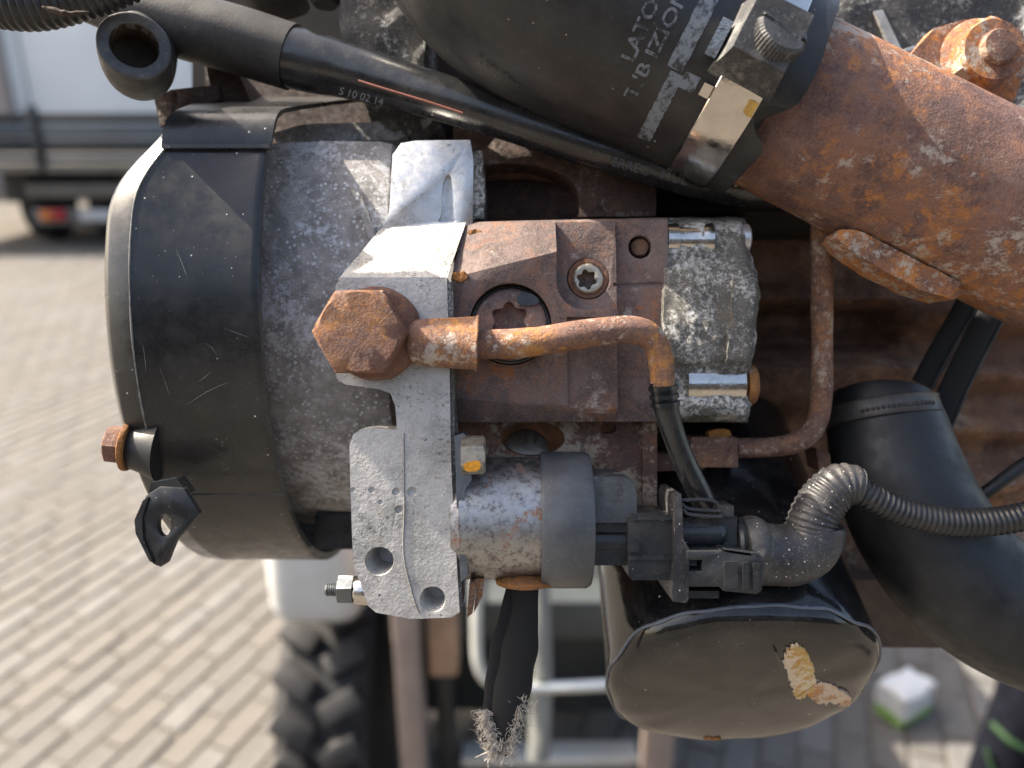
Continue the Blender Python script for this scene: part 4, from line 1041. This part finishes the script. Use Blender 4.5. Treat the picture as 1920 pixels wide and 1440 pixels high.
finish('rust_edge', roughen(lathe(re_ - cd_ * 14, (0, 1, .0), [(-5, 4), (-2, 9), (3, 8), (7, 3)], 14, fn=lambda t_, a: 1 + 1.6 * abs(math.cos(a + 1.57))), 4, 9), M['orange_stain'], can)

# ---- elbow hose with clamp
el = thing('elbow_hose', 'wide matt black elbow hose sweeping down from its toothed clamp', 'hose', W(1690, 860, -260))
finish('hose_wall', tube([(1650, 728, -330, 60), (1650, 738, -328, 84), (1651, 752, -324, 92), (1653, 772, -312, 97), (1660, 800, -300, 104), (1682, 880, -270, 113), (1722, 975, -240, 120), (1790, 1070, -215, 124), (1880, 1140, -200, 126), (2000, 1190, -190, 126), (2120, 1215, -190, 126)], 56, 8), M['rubber_dark'], el)
ec = W(1652, 775, -305); ed_ = Vector((.10, -1, .22)).normalized()
cb_ = finish('clamp_band', lathe(ec, ed_, [(-24, 118), (-22, 123), (-18, 121), (14, 125), (18, 128), (20, 124), (22, 118)], 80, False, False), plain('band_dull', (.07, .065, .06), .45, .2, .004, .4), el)
cdv, cuv, cvv = frame(ed_)
for i in range(16):
    a = -.55 + i * .085
    c = ec + cdv * 2 + (cuv * math.cos(a) + cvv * math.sin(a)) * 122
    k = lathe(c, (cuv * math.cos(a) + cvv * math.sin(a)), [(-2, 4.5), (3, 4.5), (5, 2.5)], 8); finish('tooth', k, M['sleeve'], cb_)
for k, (pa, lab) in enumerate((([(1836, 520, -330, 20), (1800, 590, -330, 20), (1760, 660, -340, 20), (1728, 720, -350, 20)], 'narrow dark strap nearer the steel tube, behind the slanting rusty pipe'),
                               ([(1880, 540, -320, 25), (1840, 620, -320, 25), (1795, 710, -330, 25), (1755, 800, -345, 25)], 'wider dark strap reaching down to the elbow hose clamp'))):
    o = thing('rubber_strap', lab, 'strap', W(*pa[1][:3]), 'dark rubber straps behind the rusty pipe')
    finish('strap_body', tube(pa, 16, 8, flat=.5), M['strap'], o)
    finish('strap_edge', tube([(x + r * .95, y + r * .45, z + 8, 3.5) for x, y, z, r in pa], 8, 8), M['sleeve'], o)
solo('thin_cable', tube([(2000, 830, -260, 13), (1920, 872, -260, 13), (1860, 915, -265, 12), (1815, 945, -280, 12)], 16, 8), M['rubber_dark'], 'thin black cable dipping behind the elbow hose and conduit', 'cable', W(1870, 905, -262))
solo('engine_beam', roughen(prism([(1560, 1085), (1700, 1090), (1800, 1215), (1590, 1212)], -520, -760, 8), 4, 60, 3), plain('beam_brown', (.12, .085, .065), .7, .25, .01), 'brown beam showing between the canister and the elbow hose', 'beam', W(1660, 1150, -520))

# ---- wiring: conduit, boot and connector
wh_ = thing('wiring_connector', 'dusty black plug with latch, bent boot and ribbed cable on the metering valve', 'connector', W(1400, 1030, -40))
finish('conduit', tube([(2010, 948, -40, 27), (1930, 966, -50, 27), (1860, 978, -55, 27), (1780, 978, -55, 27), (1700, 962, -50, 27), (1640, 936, -45, 27), (1600, 912, -45, 27)], 32, 10, ridge=(11.5, 4)), M['conduit'], wh_, 60)
finish('boot_neck', tube([(1608, 912, -46, 36), (1590, 908, -46, 40), (1568, 914, -46, 43), (1544, 938, -46, 45), (1528, 966, -46, 46), (1520, 996, -46, 48)], 36, 10, ridge=(11, 2.6)), M['plastic_dusty'], wh_, 60)
finish('boot', tube([(1392, 1036, -48, 64), (1412, 1036, -48, 68), (1428, 1038, -48, 60), (1448, 1040, -48, 57), (1482, 1040, -48, 57), (1512, 1026, -48, 56), (1528, 1002, -48, 53), (1530, 984, -47, 50)], 40, 8), M['plastic_dusty'], wh_)
finish('plug_body', join(prism([(1178, 972), (1186, 963), (1266, 966), (1266, 1088), (1186, 1088), (1178, 1080)], 0, -110, 8, 3), box(1184, 1264, 969, 975, 6, -10, 2), box(1178, 1198, 1019, 1035, 8, -10, 2), box(1180, 1266, 1042, 1050, 5, -10, 2)), M['plastic'], wh_)
finish('plug_barrel', join(lathe(W(1262, 998, -36), (1, 0, 0), [(0, 28), (86, 28), (96, 22)], 36), box(1345, 1382, 968, 1040, -20, -110, 4), lathe(W(1376, 1018, -50), (1, 0, 0), [(0, 46), (6, 50), (16, 46), (34, 44)], 40)), M['plastic'], wh_)
finish('collar_plate', prism([(1263, 940), (1266, 928), (1277, 926), (1279, 945), (1281, 1010), (1293, 1030), (1291, 1125), (1286, 1131), (1262, 1128), (1260, 1110), (1266, 1040)], 24, -120, 3), M['plastic_dusty'], wh_)
lt = finish('latch', boolean(bevel(ngon_prism([(1288, 1034), (1350, 1034), (1358, 1030), (1424, 1038), (1433, 1048), (1428, 1108), (1418, 1114), (1356, 1108), (1348, 1100), (1288, 1100)], 34, -30), 5, 2), [ngon_prism([(1298, 1056), (1324, 1056), (1324, 1078), (1298, 1078)], 60, -10), ngon_prism([(1362, 1036), (1418, 1044), (1418, 1049), (1362, 1041)], 60, 0)], 1), M['plastic'], wh_)
finish('latch_rib', box(1393, 1404, 1055, 1106, 38, 20, 3), M['plastic'], lt)
finish('latch_rib', box(1412, 1424, 1057, 1108, 38, 20, 3), M['plastic'], lt)
finish('latch_rib', box(1358, 1384, 1053, 1104, 36, 20, 3), M['plastic'], lt)
finish('top_bridge', join(tube([(1278, 938, -10, 4), (1320, 937, -10, 4), (1340, 941, -12, 4), (1350, 958, -16, 4)], 10, 6), tube([(1278, 945, 2, 4), (1290, 954, 4, 4), (1320, 957, 4, 4), (1350, 958, 0, 4)], 10, 6), tube([(1280, 955, 10, 4), (1292, 964, 12, 4), (1330, 968, 10, 4), (1352, 968, 4, 5)], 10, 6), box(1346, 1376, 948, 968, 0, -60, 5)), M['plastic'], wh_)
finish('lower_shelf', box(1288, 1348, 1108, 1122, 0, -60, 3), M['plastic'], wh_)

# ---- frayed cut hose
fh = thing('frayed_hose', 'cut black hose with pale frayed fibres hanging below the metering valve', 'hose', W(960, 1100, -70))
finish('hose_tube', tube([(985, 1092, -75, 26), (982, 1160, -75, 30), (970, 1240, -72, 34), (955, 1320, -70, 32), (945, 1380, -70, 24), (938, 1412, -70, 14)], 24, 8, flat=.6, wob=.25), M['strap'], fh)
finish('hose_flap', tube([(962, 1100, -80, 12), (948, 1180, -80, 20), (930, 1270, -74, 20), (918, 1340, -72, 14), (910, 1390, -70, 8)], 16, 8, flat=.4, wob=.3), M['strap'], fh)
fb = bmesh.new()
for i in range(1500):
    k = random.random(); q = random.random()
    if q < .45: bx, by = 908 + 22 * k + random.gauss(0, 4), 1330 + 78 * k
    elif q < .75: bx, by = 984 - 34 * k + random.gauss(0, 4), 1300 + 105 * k
    else: bx, by = 915 + 50 * k, 1396 + random.gauss(0, 8)
    z = -66 + random.uniform(-16, 16); L = abs(random.gauss(15, 9)) + 5; a = random.gauss(1.6, .55)
    if random.random() < .12: a = random.uniform(0, 3.1)
    c_ = random.gauss(0, 1.5); x1, y1 = bx + math.cos(a) * L * .5, by + math.sin(a) * L * .5
    x2, y2 = x1 + math.cos(a + c_) * L * .5, y1 + math.sin(a + c_) * L * .5
    tube([(bx, by, z, random.uniform(.35, .8)), (x1, y1, z + random.uniform(-4, 6), .5), (x2, y2, z + random.uniform(-6, 8), .35)], 3, 3, bm=fb)
o = finish('fibres', fb, M['fibre'], fh); o['kind'] = 'stuff'
